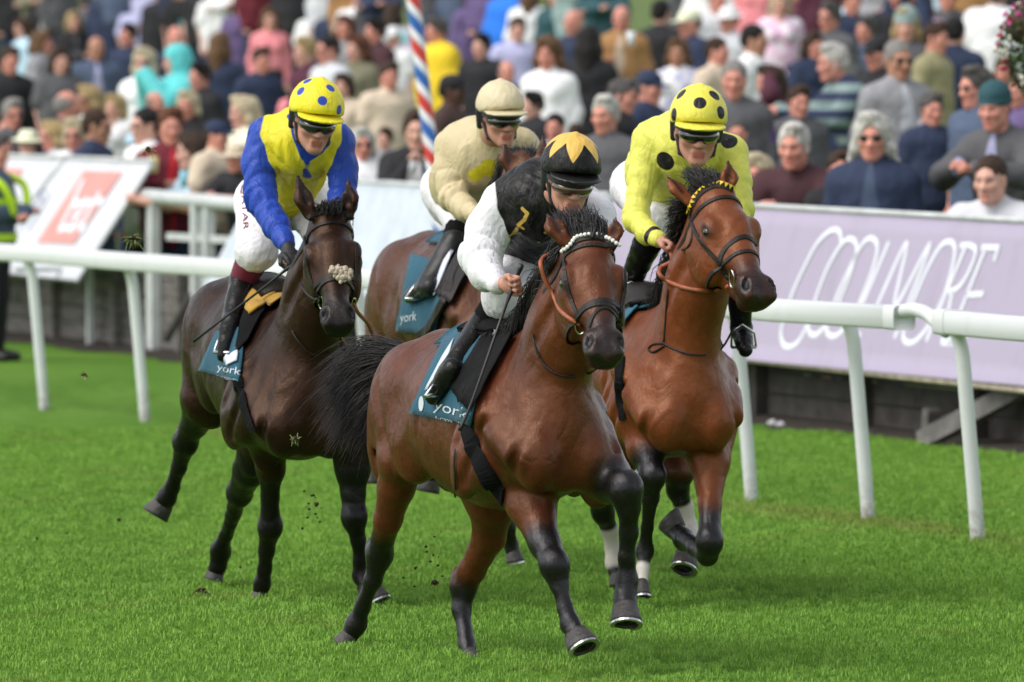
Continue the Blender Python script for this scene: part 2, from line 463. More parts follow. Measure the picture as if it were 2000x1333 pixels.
gx = np.concatenate([[-40, -20, -10], np.linspace(-4.6, 4.6, 150), [10, 20, 40]]); gy = np.concatenate([[-10, 10, 20], np.linspace(26, 52, 520), np.linspace(52.5, 72, 60), [90, 140, 300, 900]])
X, Y = np.meshgrid(gx, gy); offF = (X-FL[0])*FO[0] + (Y-FL[1])*FO[1]
hump = gz(X, Y)*((Y > 25) & (Y < 60))
Z = np.where(offF > 0, -.25, hump)
nx_, ny_ = len(gx), len(gy); idx = np.arange(nx_*ny_).reshape(ny_, nx_)
fq = np.stack([idx[:-1, :-1], idx[:-1, 1:], idx[1:, 1:], idx[1:, :-1]], -1).reshape(-1, 4)
tag(obj('turf_ground', mesh_data('turf_ground', np.stack([X, Y, Z], -1).reshape(-1, 3), fq), TURF), kind='structure')
# spectator bank: a gently rising slope behind the barrier
mb = MB(); T0, T1 = -900, 40
mb.add([fence(T0, .06, -.3), fence(T1, .06, -.3), fence(T1, .06, BANK0), fence(T0, .06, BANK0), fence(T1, 2.5, BANK0+BANK1*2.5), fence(T0, 2.5, BANK0+BANK1*2.5), fence(T1, 300, BANK0+BANK1*300), fence(T0, 300, BANK0+BANK1*300)], [(0, 1, 2, 3), (3, 2, 4, 5), (5, 4, 6, 7)])
m = Mt('trodden_bank_grass'); v = m.coord(); n1 = m.ramp(m.noise(2.2, 5, .6, v), .35, .7); m.set(Base_Color=m.mix(n1, (.075, .13, .022), (.12, .17, .035)), Roughness=.95); m.bump(m.noise(40, 4, .7, v), .8, .03)
tag(mb.build('spectator_bank', m.m), kind='structure')
# earth strip under the barrier
mb = MB(); mb.add([p for t in np.linspace(-27, 32, 120) for p in (fence(t, -.38 - .10*math.sin(t*2.3) - .07*math.sin(t*5.1+1), .006), fence(t, -.16, .035), fence(t, .055, .06))], [(i*3+j, (i+1)*3+j, (i+1)*3+j+1, i*3+j+1) for i in range(119) for j in (0, 1)])
m = Mt('dark_earth'); v = m.coord(); m.set(Base_Color=m.mix(m.ramp(m.noise(6, 6, .7, v), .3, .7), (.022, .015, .010), (.060, .044, .030)), Roughness=.95); m.bump(m.noise(30, 5, .7, v), 1, .05)
tag(mb.build('earth_strip', m.m), kind='structure')
# grass blades
rg = np.random.default_rng(12); NB = 900000
d_ = np.sqrt(rg.uniform(27.2**2, 50**2, NB*2)); keep = rg.random(NB*2) < np.clip((42/d_)**2.2, .2, 1); d_ = d_[keep][:NB]; n_ = len(d_)
x_ = rg.uniform(-1.2, 1.2, n_)*1000/F*d_; y_ = d_*1.0
patchy = np.clip(tuft(x_, y_), -1.2, 1)
ok = (offF_ := (x_-FL[0])*FO[0] + (y_-FL[1])*FO[1]) < -.30
x_, y_, patchy = x_[ok], y_[ok], patchy[ok]; n_ = len(x_)
rd = rail_dist(x_, y_); long_ = np.exp(-((rd-.05)/.28)**2)
hgt = np.maximum(.007, .0135 + .008*rg.random(n_)**1.5 + .012*np.clip(patchy, -1, 1))*(1+.35*long_); wid = .0017*(.7+.7*rg.random(n_)); az = rg.uniform(0, 2*np.pi, n_); lean = rg.uniform(.1, .75, n_); la = rg.uniform(0, 2*np.pi, n_)
base = np.stack([x_, y_, gz(x_, y_)-.003], 1); sdv = np.stack([np.cos(az), np.sin(az), 0*az], 1)*wid[:, None]; ld = np.stack([np.cos(la), np.sin(la), 0*la], 1)
mid_ = base + ld*(hgt*lean*.30)[:, None] + np.stack([0*hgt, 0*hgt, hgt*.60], 1); tip = base + ld*(hgt*lean)[:, None] + np.stack([0*hgt, 0*hgt, hgt*(1-.3*lean)], 1)
vv = np.stack([base-sdv, base+sdv, mid_-sdv*.8, mid_+sdv*.8, tip], 1).reshape(-1, 3)
o5 = np.arange(n_)*5; ff = np.stack([np.stack([o5, o5+1, o5+3], 1), np.stack([o5, o5+3, o5+2], 1), np.stack([o5+2, o5+3, o5+4], 1)], 1).reshape(-1, 3)
lowf = np.sin(x_*1.9+y_*.8+1)*np.sin(y_*.9-x_*1.3) + .7*np.sin(x_*4.1-y_*1.9)*np.sin(y_*2.3+x_*.7); shade_ = np.clip(0.52 + .38*patchy + .10*lowf + .08*rg.normal(0, 1, n_), 0, 1); dry = np.clip(.9*long_*(.35+.65*(np.sin(rd*3+y_*1.3) > -.2)) + (rg.random(n_) < .05)*.8*rg.random(n_) + .75*np.clip(np.sin(x_*2.9+1.1*np.sin(y_*2.2))*np.sin(y_*1.7+1.4*np.sin(x_*1.9)+2) - .80, 0, .2)*5*(rg.random(n_) < .6), 0, 1)
me = mesh_data('short_turf_grass', vv, ff, False, {'hue': np.repeat(shade_, 5), 'dry': np.repeat(dry, 5)})
m = Mt('grass_blade'); c = m.mix(m.attr('hue'), (.074, .188, .018), (.208, .385, .052)); c = m.mix(m.math('MULTIPLY', m.attr('dry'), .65), c, (.24, .235, .06))
m.set(Base_Color=c, Roughness=.6); m.b.inputs['Specular IOR Level'].default_value = .25; m.b.inputs['Transmission Weight'].default_value = 0
tag(obj('short_turf_grass', me, m.m), 'short green racecourse turf with paler dry streaks along the rail', 'grass', kind='stuff')
# ---------------------------------------------------------------- running rail
WHITE_PVC = None
m = Mt('white_rail_plastic'); v = m.coord(); dirt = m.math('MULTIPLY', m.ramp(m.noise(5, 6, .7, v), .52, .75), .30)
g_ = m.n('ShaderNodeNewGeometry'); sx = m.n('ShaderNodeSeparateXYZ'); m.l(g_.outputs['Position'], sx.inputs[0]); low = m.ramp(sx.outputs[2], .26, .0)
spl = m.math('MULTIPLY', m.math('MULTIPLY', low, m.ramp(m.noise(22, 6, .75, v), .38, .62)), .85)
c = m.mix(dirt, (.66, .68, .68), (.46, .46, .43)); c = m.mix(spl, c, (.16, .11, .07)); m.set(Base_Color=c, Roughness=.42); WHITE_PVC = m.m
def rail_px(px):
    lo, hi = -10.0, 30.0
    for _ in range(40):
        q = (lo+hi)/2
        if proj(R0 + RAIL*q - OUT*.11 + V(0, 0, 1.1))[0] < px: lo = q
        else: hi = q
    return lo
def beam_section(mb, t0, t1):
    n = 14; prof = [( .055*math.copysign(abs(math.cos(a))**.34, math.cos(a)), .060*math.copysign(abs(math.sin(a))**.34, math.sin(a))) for a in np.linspace(0, 2*math.pi, n+1)[:-1]]
    ts = np.linspace(t0, t1, 24); vs = []
    for t in ts:
        c = R0 + RAIL*t - OUT*.115 + V(0, 0, 1.095 + .006*math.sin(t*1.7))
        vs += [c + OUT*a*1.05 + V(0, 0, b) for a, b in prof]
    fs = [(i*n+j, i*n+(j+1) % n, (i+1)*n+(j+1) % n, (i+1)*n+j) for i in range(len(ts)-1) for j in range(n)] + [tuple(range(n)), tuple(range((len(ts)-1)*n, len(ts)*n))[::-1]]
    mb.add(vs, [f[::-1] for f in fs])
rail = thing('running_rail', 'white plastic running rail on cranked leaning posts, between the horses and the boards', 'rail', tuple(R0))
tA, tB, tC = rail_px(1768), rail_px(1843), rail_px(2300)
mb = MB(); beam_section(mb, -24, tA); mb.build('rail_beam', WHITE_PVC, rail, True)
mb = MB(); beam_section(mb, tB, tC); mb.build('rail_beam', WHITE_PVC, rail, True)
for q, e in ((tA, -1), (tB, 1)):
    mb = MB(); beam_section(mb, q + (.0 if e > 0 else -.14), q + (.14 if e > 0 else .0)); o = mb.build('end_sleeve', WHITE_PVC, rail, True)
    c = R0 + RAIL*(q+.07*e) - OUT*.115 + V(0, 0, 1.095)
    me = o.data; a_ = np.array([x.co[:] for x in me.vertices]); a_ = c + (a_-c)*np.array((1.04, 1.04, 1.05)); me.vertices.foreach_set('co', a_.astype(np.float32).ravel())
cc = lambda t, z, o=.115: R0 + RAIL*t - OUT*o + V(0, 0, z)
mb = MB(); mb.tube(spline([cc(tA-.05, 1.13), cc(tA+.25*(tB-tA), 1.145), cc(tA+.6*(tB-tA), 1.13), cc(tA+.85*(tB-tA), 1.09), cc(tB+.05, 1.05)], 16), .036, 12); mb.build('rail_joint', WHITE_PVC, rail, True)
for px, py in ((-870, 701), (-700, 715), (-520, 732), (-320, 752), (-112, 776), (88, 802), (285, 828), (500, 856), (730, 884), (975, 912), (1240, 947), (1470, 985), (1698, 1020), (1912, 1063), (2140, 1106)):
    b = G(px, py); b[2] = 0
    mb = MB(); mb.tube(spline([b + V(0, 0, -.05), b + V(0, 0, .3) - OUT*.03, b + V(0, 0, .75) - OUT*.072, b + V(0, 0, .92) - OUT*.088, b + V(0, 0, 1.0) - OUT*.105, b + V(0, 0, 1.06) - OUT*.13], 18), .037, 14)
    mb.build('rail_post', WHITE_PVC, rail, True)
# ---------------------------------------------------------------- barrier: timber wall, braces, top rails
WOOD = Mt('weathered_grey_timber'); v = WOOD.coord(scale=(1, 1, 6)); f_ = WOOD.noise(3.5, 6, .7, v)
WOOD.set(Base_Color=WOOD.mix(WOOD.ramp(f_, .3, .7), (.065, .058, .052), (.20, .185, .17)), Roughness=.9); WOOD.bump(f_, .5, .02); WOOD = WOOD.m
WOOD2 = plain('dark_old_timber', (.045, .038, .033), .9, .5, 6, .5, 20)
WPAINT = plain('chipped_white_paint', (.56, .58, .58), .55, .18, 5, .2, 30)
wall = thing('timber_barrier', 'weathered low plank barrier along the foot of the spectator bank', 'barrier', tuple(fence(10, 0, 0)))
rr_ = random.Random(3)
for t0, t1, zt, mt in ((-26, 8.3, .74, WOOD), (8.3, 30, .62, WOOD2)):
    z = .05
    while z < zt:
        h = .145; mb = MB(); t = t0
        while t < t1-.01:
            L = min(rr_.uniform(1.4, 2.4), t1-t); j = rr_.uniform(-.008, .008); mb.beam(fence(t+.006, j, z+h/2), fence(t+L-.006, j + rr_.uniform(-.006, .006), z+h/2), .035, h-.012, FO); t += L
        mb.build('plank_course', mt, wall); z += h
for t in np.arange(-25.1, 29, 1.9):
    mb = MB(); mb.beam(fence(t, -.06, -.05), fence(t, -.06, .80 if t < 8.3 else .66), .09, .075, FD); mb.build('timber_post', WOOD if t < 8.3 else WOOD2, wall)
q0 = fence_at(1800, -.5); mb = MB(); mb.beam(onplane(1800, 862, fence(q0, -.42), FO), onplane(1998, 758, fence(q0, -.12), FO), .07, .12, FO); mb.build('diagonal_brace', plain('grey_brace_timber', (.13, .12, .115), .9, .4, 6, .4, 20), wall)
mb = MB(); mb.beam(onplane(1818, 850, fence(q0, -.15), FO), onplane(1822, 800, fence(q0, -.15), FO), .10, .10, FO); mb.build('brace_stub', WOOD, wall)
b0 = fence_at(352, -.35); mb = MB(); mb.beam(onplane(322, 668, fence(b0, -.3), FO), onplane(376, 575, fence(b0, -.08), FO), .05, .07, FO); mb.build('diagonal_brace', WOOD2, wall)
# white tubular rail on the left, with posts
wr = thing('white_hand_rail', 'white painted hand rail on square posts, beside the slanted betting board', 'rail', tuple(fence(fence_at(370), -.02)))
p0 = fence(fence_at(370), -.05); a, b = onplane(282, 383, p0, FO), onplane(700, 420, p0, FO)
mb = MB(); mb.tube(np.linspace(a, b, 12), .062, 12); mb.build('top_rail', WPAINT, wr, True)
mb = MB(); mb.beam(onplane(330, 462, p0, FO), onplane(600, 478, p0, FO), .05, .06, FO); mb.build('lower_bar', WPAINT, wr)
for px, wd in ((302, .16), (386, .10), (410, .10), (560, .10)):
    t = fence_at(px, -.05); zt = onplane(px, 392 if px < 400 else 400, p0, FO)[2]
    mb = MB(); mb.beam(fence(t, -.06, -.03), fence(t, -.06, zt-.03), wd, .08, FD); mb.build('rail_post', WPAINT, wr)
t = fence_at(180, -.12); wp = tag(MB().beam(fence(t, -.14, -.03), fence(t, -.14, .74), .055, .05, FD).build('white_post', WPAINT), 'thin white post standing in front of the grey planks at left', 'post')
# ---------------------------------------------------------------- advertising boards
def board(name, label, tl, tr, br_, bl, mat, toff, boff, thick=.03):
    "a slab leaning back from its foot (nearer the track) to its top edge, given by its corners in the picture"
    t0, t1 = fence_at(tl[0], toff), fence_at(tr[0], toff); pt = fence(t0, toff); pb = fence(t0, boff)
    a, b = onplane(*tl, pt, FO), onplane(*tr, pt, FO); c, d = onplane(*br_, pb, FO), onplane(*bl, pb, FO)
    n = nrm(np.cross(b-a, d-a)); n = n if n[1] < 0 else -n
    root = thing(name, label, 'board', tuple((c+d)/2*np.array((1, 1, 0))))
    mb = MB(); k = 24; vs = []
    for i in range(k+1):
        s = i/k; T_ = a*(1-s)+b*s; B_ = d*(1-s)+c*s
        for j in range(9):
            q = j/8; w_ = .003*math.sin(s*23+q*2)*math.sin(math.pi*q) + .0015*math.sin(s*57+1); vs.append(T_*(1-q)+B_*q + n*w_)
    N = len(vs); vs += [p - n*thick for p in vs]; fs = []
    for i in range(k):
        for j in range(8):
            q = [i*9+j, i*9+j+1, (i+1)*9+j+1, (i+1)*9+j]; fs += [tuple(q), tuple(x+N for x in q[::-1])]
    for i in range(k):
        for j in (0, 8): fs.append((i*9+j, (i+1)*9+j, (i+1)*9+j+N, i*9+j+N))
    for j in range(8):
        for i in (0, k): fs.append((i*9+j, i*9+j+1, i*9+j+1+N, i*9+j+N))
    mb.add(vs, fs); p = mb.build('panel', mat, root, True)
    mb = MB(); mb.tube([a - (b-a)*.002 + V(0, 0, .005), b + V(0, 0, .005)], .020, 8); mb.build('top_edge', WPAINT, root, True)
    return root, a, n
m = Mt('lilac_banner_vinyl'); v = m.coord(scale=(1, 1, .35)); st = m.ramp(m.noise(2.6, 6, .7, v), .52, .78)
m.set(Base_Color=m.mix(m.math('MULTIPLY', st, .45), (.385, .335, .44), (.25, .225, .27)), Roughness=.55); m.bump(m.noise(5, 3, .5, v), .3, .03); LILAC = m.m
VINYL = plain('white_board_vinyl', (.60, .61, .64), .5, .06, 2, .1, 6)
m = Mt('pale_tarpaulin'); v = m.coord(scale=(4, 1, .5)); f_ = m.noise(3, 5, .6, v); m.set(Base_Color=m.mix(m.ramp(f_, .4, .7), (.52, .575, .61), (.42, .48, .52)), Roughness=.5); m.bump(f_, .35, .03); TARP = m.m
PINK = plain('faded_red_vinyl', (.62, .27, .235), .5, .08, 3)
bn, a0, n0 = board('advertising_banner', 'long lilac banner with white COOLMORE lettering, hung on the crowd barrier at right', (1196, 388), (2260, 447), (2240, 776), (1120, 672), LILAC, -.06, -.34)
def strokes(pls, w_, name, mat, parent, p0, n, org=(1400, 380), sc_=2.563, off=.0065):
    for nm, pl in pls:
        P = [onplane(org[0]+x/sc_, org[1]+y/sc_, p0, n) + n*off for x, y in (spline([(*q, 0) for q in pl], 40)[:, :2] if len(pl) > 3 else np.concatenate([np.linspace(pl[i], pl[i+1], 10) for i in range(len(pl)-1)]))]
        P = np.array(P); keep = [0] + [i for i in range(1, len(P)) if np.linalg.norm(P[i]-P[i-1]) > 1e-5]; P = P[keep]
        mb = MB(); mb.add(*ribbon(P, [n]*len(P), w_, .0015)); mb.build(name, mat, parent)
PRINT = plain('white_banner_print', (.74, .76, .82), .5, .04)
strokes([('C', [(628, 245), (622, 195), (595, 178), (555, 195), (500, 255), (440, 370), (385, 490), (345, 610), (325, 690), (335, 748), (365, 765), (405, 745), (440, 690), (462, 635)]),
         ('O', [(690, 230), (660, 225), (620, 262), (560, 365), (510, 490), (470, 610), (463, 680), (490, 706), (530, 680), (585, 600), (645, 470), (692, 335), (705, 262), (690, 230)]),
         ('O', [(795, 228), (765, 222), (725, 260), (670, 370), (610, 500), (565, 620), (555, 690), (585, 712), (625, 690), (685, 610), (745, 480), (795, 340), (808, 260), (795, 228)]),
         ('L', [(866, 238), (672, 690), (748, 712)]), ('M', [(735, 718), (952, 245), (895, 560), (1072, 250), (893, 722)]),
         ('O', [(1185, 242), (1150, 240), (1110, 280), (1050, 390), (990, 530), (945, 660), (938, 722), (965, 745), (1010, 725), (1075, 640), (1140, 510), (1182, 370), (1197, 280), (1185, 242)]),
         ('R', [(1252, 258), (1052, 735)]), ('R', [(1222, 258), (1275, 258), (1300, 290), (1265, 390), (1215, 465), (1165, 490)]), ('R', [(1185, 480), (1130, 742), (1182, 748)]),
         ('E', [(1352, 268), (1160, 745)]), ('E', [(1330, 268), (1415, 268), (1392, 335)]), ('E', [(1255, 505), (1340, 500)]), ('E', [(1160, 745), (1235, 742), (1268, 680)])], .041, 'banner_letter', PRINT, bn, a0, n0)
tb = tag(MB().tube(np.linspace(onplane(1120, 664, fence(fence_at(1500, -.3), -.3), FO), onplane(2260, 792, fence(fence_at(1500, -.3), -.3), FO), 20), .022, 8).build('rusty_pole', plain('rusty_white_pole', (.55, .46, .36), .6, .45, 9), None, True), 'thin rusty white pole running under the lilac banner', 'pole')
bd1, a1, n1_ = board('betting_board', 'slanted white board with pink square reading bet, ending beside the white hand rail', (132, 309), (297, 316), (148, 548), (-40, 528), VINYL, -.02, -.62)
def quad(root, n, p0, px, mat, name, off=.006):
    P = [onplane(x, y, p0, n) + n*off for x, y in px]; mb = MB(); mb.hexa([p for p in P] + [p + n*.003 for p in P]); return mb.build(name, mat, root)
quad(bd1, n1_, a1, [(166, 335), (240, 338), (145, 477), (74, 474)], PINK, 'pink_square')
strokes([('b', [(165, 745), (105, 870)]), ('b', [(130, 835), (152, 815), (150, 845), (112, 880), (102, 868)]), ('e', [(118, 868)] + [(150, 850), (172, 825), (160, 812), (128, 850), (122, 882), (150, 872)]), ('t', [(205, 795), (152, 885), (166, 890)]), ('t', [(176, 818), (206, 815)])], .045, 'board_letter', PRINT, bd1, a1, n1_, org=(78, 160), sc_=2.0 if False else 1.18*1.0, off=.03) if False else None
strokes([('b', [(164, 352), (146, 392), (118, 447)]), ('b', [(141, 404), (152, 396), (152, 412), (136, 440), (124, 448), (118, 446)]), ('e', [(146, 432), (166, 408), (171, 396), (161, 398), (146, 422), (136, 446), (146, 446), (160, 432)]), ('t', [(196, 376), (178, 410), (160, 446), (168, 446)]), ('t', [(176, 396), (204, 394)])], .075, 'board_letter', PRINT, bd1, a1, n1_, org=(0, 0), sc_=1.0, off=.010)
bd2, a2, n2_ = board('betting_board', 'slanted white board with cut off pink square, behind the steward at far left', (-120, 300), (126, 309), (-48, 528), (-330, 508), VINYL, -.02, -.62)
quad(bd2, n2_, a2, [(-20, 329), (48, 331), (-4, 415), (-72, 410)], PINK, 'pink_square')
strokes([('s', [(92, 372), (78, 380), (84, 392), (66, 404)]), ('s', [(72, 404), (56, 430), (36, 455)]), ('s', [(100, 378), (76, 420), (56, 452)])], .03, 'board_letter', plain('blue_print', (.16, .18, .32), .5, .05), bd2, a2, n2_, org=(0, 0), sc_=1.0, off=.010)
bd3, a3, n3_ = board('tarpaulin_board', 'pale blank white board slanting behind the blue sleeved and cream jockeys', (512, 346), (1188, 382), (1112, 640), (392, 570), TARP, -.04, -.66)
st_ = tag(MB().beam(G(30, 528, .70), G(146, 526, .70), .05, .04).build('white_plank', WPAINT), 'white plank under the betting boards, behind the near rail', 'plank')
# striped pole
pb = U(842, 300, 57.0); pt_ = U(800, -60, 57.0); ax_ = nrm(pt_-pb); pb = pb - ax_*((pb[2]-.3)/ax_[2])
m = Mt('barber_striped_paint'); tc = m.n('ShaderNodeTexCoord'); sp_ = m.n('ShaderNodeSeparateXYZ'); m.l(tc.outputs['Object'], sp_.inputs[0])
ang = m.math('DIVIDE', m.math('ARCTAN2', sp_.outputs[1], sp_.outputs[0]), 2*math.pi); ph_ = m.math('FRACT', m.math('ADD', m.math('MULTIPLY', sp_.outputs[2], 1/.40), ang))
cr = m.n('ShaderNodeValToRGB'); cr.color_ramp.interpolation = 'CONSTANT'; el = cr.color_ramp.elements; el[0].color = (.02, .12, .42, 1); el[1].position = .30; el[1].color = (.78, .78, .80, 1)
for p_, c_ in ((.5, (.58, .04, .03, 1)), (.80, (.78, .78, .80, 1))): e_ = el.new(p_); e_.color = c_
m.l(ph_, cr.inputs[0]); m.set(Base_Color=cr.outputs[0], Roughness=.35)
mb = MB(); mb.tube([V(0, 0, z) for z in np.linspace(0, 6, 12)], .052, 20); o = mb.build('striped_pole', m.m, None, True); o.location = pb; o.rotation_euler = Vector(ax_).to_track_quat('Z', 'Y').to_euler()
mb = MB(); mb.sphere((0, 0, 6.05), .09); mb.build('finial', plain('gilt_ball', (.6, .4, .1), .3, .1, metal=1.0), o, True, True)
tag(o, 'pole with red, white and blue spiral stripes standing in the crowd', 'pole')
# litter by the barrier
for px, py, lb in ((1508, 826, 'scrap of white litter on the earth, larger of two near the first rail post'), (1524, 829, 'scrap of white litter on the earth, smaller of two near the first rail post'), (1795, 846, 'crumpled white paper lying beside the diagonal brace')):
    p = G(px, py, .03); mb = MB(); rg2 = random.Random(px); mb.sphere((0, 0, 0), (.03, .022, .018), 9, 6); a_ = mb.v[0]; a_ *= 1 + np.random.default_rng(px).normal(0, .18, a_.shape); o = mb.build('paper_litter', plain('dirty_paper', (.6, .58, .6), .8, .2)); o.location = p; tag(o, lb, 'litter')
# flower basket at the upper right
fb = thing('flower_basket', 'hanging basket of pink, crimson and white flowers at the upper right edge', 'flower basket', tuple(U(2010, 90, 44.5)))
rg = np.random.default_rng(5); c0 = U(2012, 90, 44.5)
def leafy(name, mat, n, pts, r, k):
    vs = []; fs = []; nn = 0
    for i in range(n):
        c = pts(i); 
        for j in range(k):
            a1_, a2_ = nrm(rg.normal(0, 1, 3)), nrm(rg.normal(0, 1, 3)); s_ = r*rg.uniform(.7, 1.3); a2_ = nrm(np.cross(a1_, a2_)); o_ = c + rg.normal(0, r*.5, 3)
            vs += [o_ - a1_*s_, o_ + a2_*s_*.6 + np.cross(a1_, a2_)*s_*.25, o_ + a1_*s_, o_ - a2_*s_*.6 + np.cross(a1_, a2_)*s_*.25]; fs.append((nn, nn+1, nn+2, nn+3)); nn += 4
    return obj(name, mesh_data(name, vs, fs, True), mat, fb)
def blob(): 
    q = nrm(rg.normal(0, 1, 3))*rg.random()**.33; return q
leafy('foliage', plain('basket_leaf', (.045, .085, .018), .6, .5, 20), 420, lambda i: c0 + blob()*np.array((.17, .17, .30)), .022, 2)
def fl(px, py): return U(px, py, 44.38)
for nm, cc_, spots in (('crimson_flowers', (.42, .01, .06), [(1952, 70), (1958, 55), (1950, 88), (1962, 118), (1960, 135), (1975, 40), (1995, 60)]), ('pink_flowers', (.62, .12, .36), [(1965, 28), (1980, 12), (1990, 30), (1998, 8), (1972, 45), (1994, 48)]), ('white_flowers', (.78, .74, .62), [(1972, 75), (1965, 98), (1958, 106), (1990, 8), (1999, 60), (1993, 150), (1998, 162), (1945, 100), (1960, 112)])):
    for sp_f in spots: leafy('flower', plain(nm[:-1], cc_, .6, .3, 30), 1, lambda i: fl(*sp_f), .014, 14)
mb = MB(); mb.sphere(c0 + V(0, 0, .12), (.15, .15, .12), 14, 8); mb.build('basket', plain('moss_basket', (.05, .04, .02), .9, .4), fb, True)
mb = MB(); mb.tube([c0 + V(0, 0, .2), c0 + V(0, 0, 1.2)], .008, 6); mb.build('hanging_chain', STEEL if 'STEEL' in globals() else plain('chain_steel', (.3, .3, .3), .4, .1, metal=1.0), fb)
mb = MB(); mb.tube([fence(fence_at(2085), .15, 0), fence(fence_at(2085), .15, 4.0)], .05, 10)
# ---------------------------------------------------------------- horses
def coat_material(name, base, deep, warm, spec=.5):
    m = Mt(name); v = m.coord()
    big = m.ramp(m.noise(3.2, 4, .6, v), .35, .65); fine = m.ramp(m.noise(26, 5, .65, v), .3, .7)
    c = m.mix(big, base, warm)
    c = m.mix(m.math('MULTIPLY', fine, .35), c, deep)
    dk = m.ramp(m.math('ADD', m.attr('dark'), m.math('MULTIPLY', m.math('SUBTRACT', m.noise(34, 5, .7, v), .5), .55)), .08, .92)
    c = m.mix(dk, c, (.0060, .0050, .0048))
    c = m.mix(m.attr('white'), c, (.62, .56, .50))
    m.set(Base_Color=c, Roughness=m.math('ADD', m.math('MULTIPLY', fine, .16), .29))
    m.b.inputs['Specular IOR Level'].default_value = spec
    m.set(Specular_Tint=m.mix(m.attr('dark'), (1.0, .62, .42), (.8, .8, .85)))
    m.b.inputs['Sheen Weight'].default_value = .0
    hv = m.coord(scale=(1, 1, .25))
    h = m.math('ADD', m.math('MULTIPLY', m.noise(150, 3, .7, hv), .16), m.math('ADD', m.math('MULTIPLY', m.noise(8, 4, .55, v), .8), m.math('MULTIPLY', m.ridge(5.5, m.coord(scale=(1, 1, .6)), .9), 1.5)))
    m.bump(h, .42, .03)
    return m.m
HOOF = plain('hoof_horn', (.045, .04, .038), .55, .4, 25, .4, 60)
SHOE = plain('worn_steel', (.6, .6, .6), .3, .2, 40, .1, 60, metal=1.0)
HAIR_BLACK = plain('black_horse_hair', (.012, .010, .010), .5, .4, 20)
LEATHER = plain('dark_tack_leather', (.014, .010, .008), .5, .3, 40, .15, 90, spec=.3)
TAN = plain('tan_rein_leather', (.32, .09, .035), .5, .25, 40, .2, 80)
STEEL = plain('bit_steel', (.7, .7, .7), .2, .1, 30, metal=1.0)
EYE = plain('horse_eye', (.006, .004, .003), .06, .1, 10, coat=1.0)
SKIN_DARK = plain('nostril_dark', (.008, .006, .006), .7, .1)

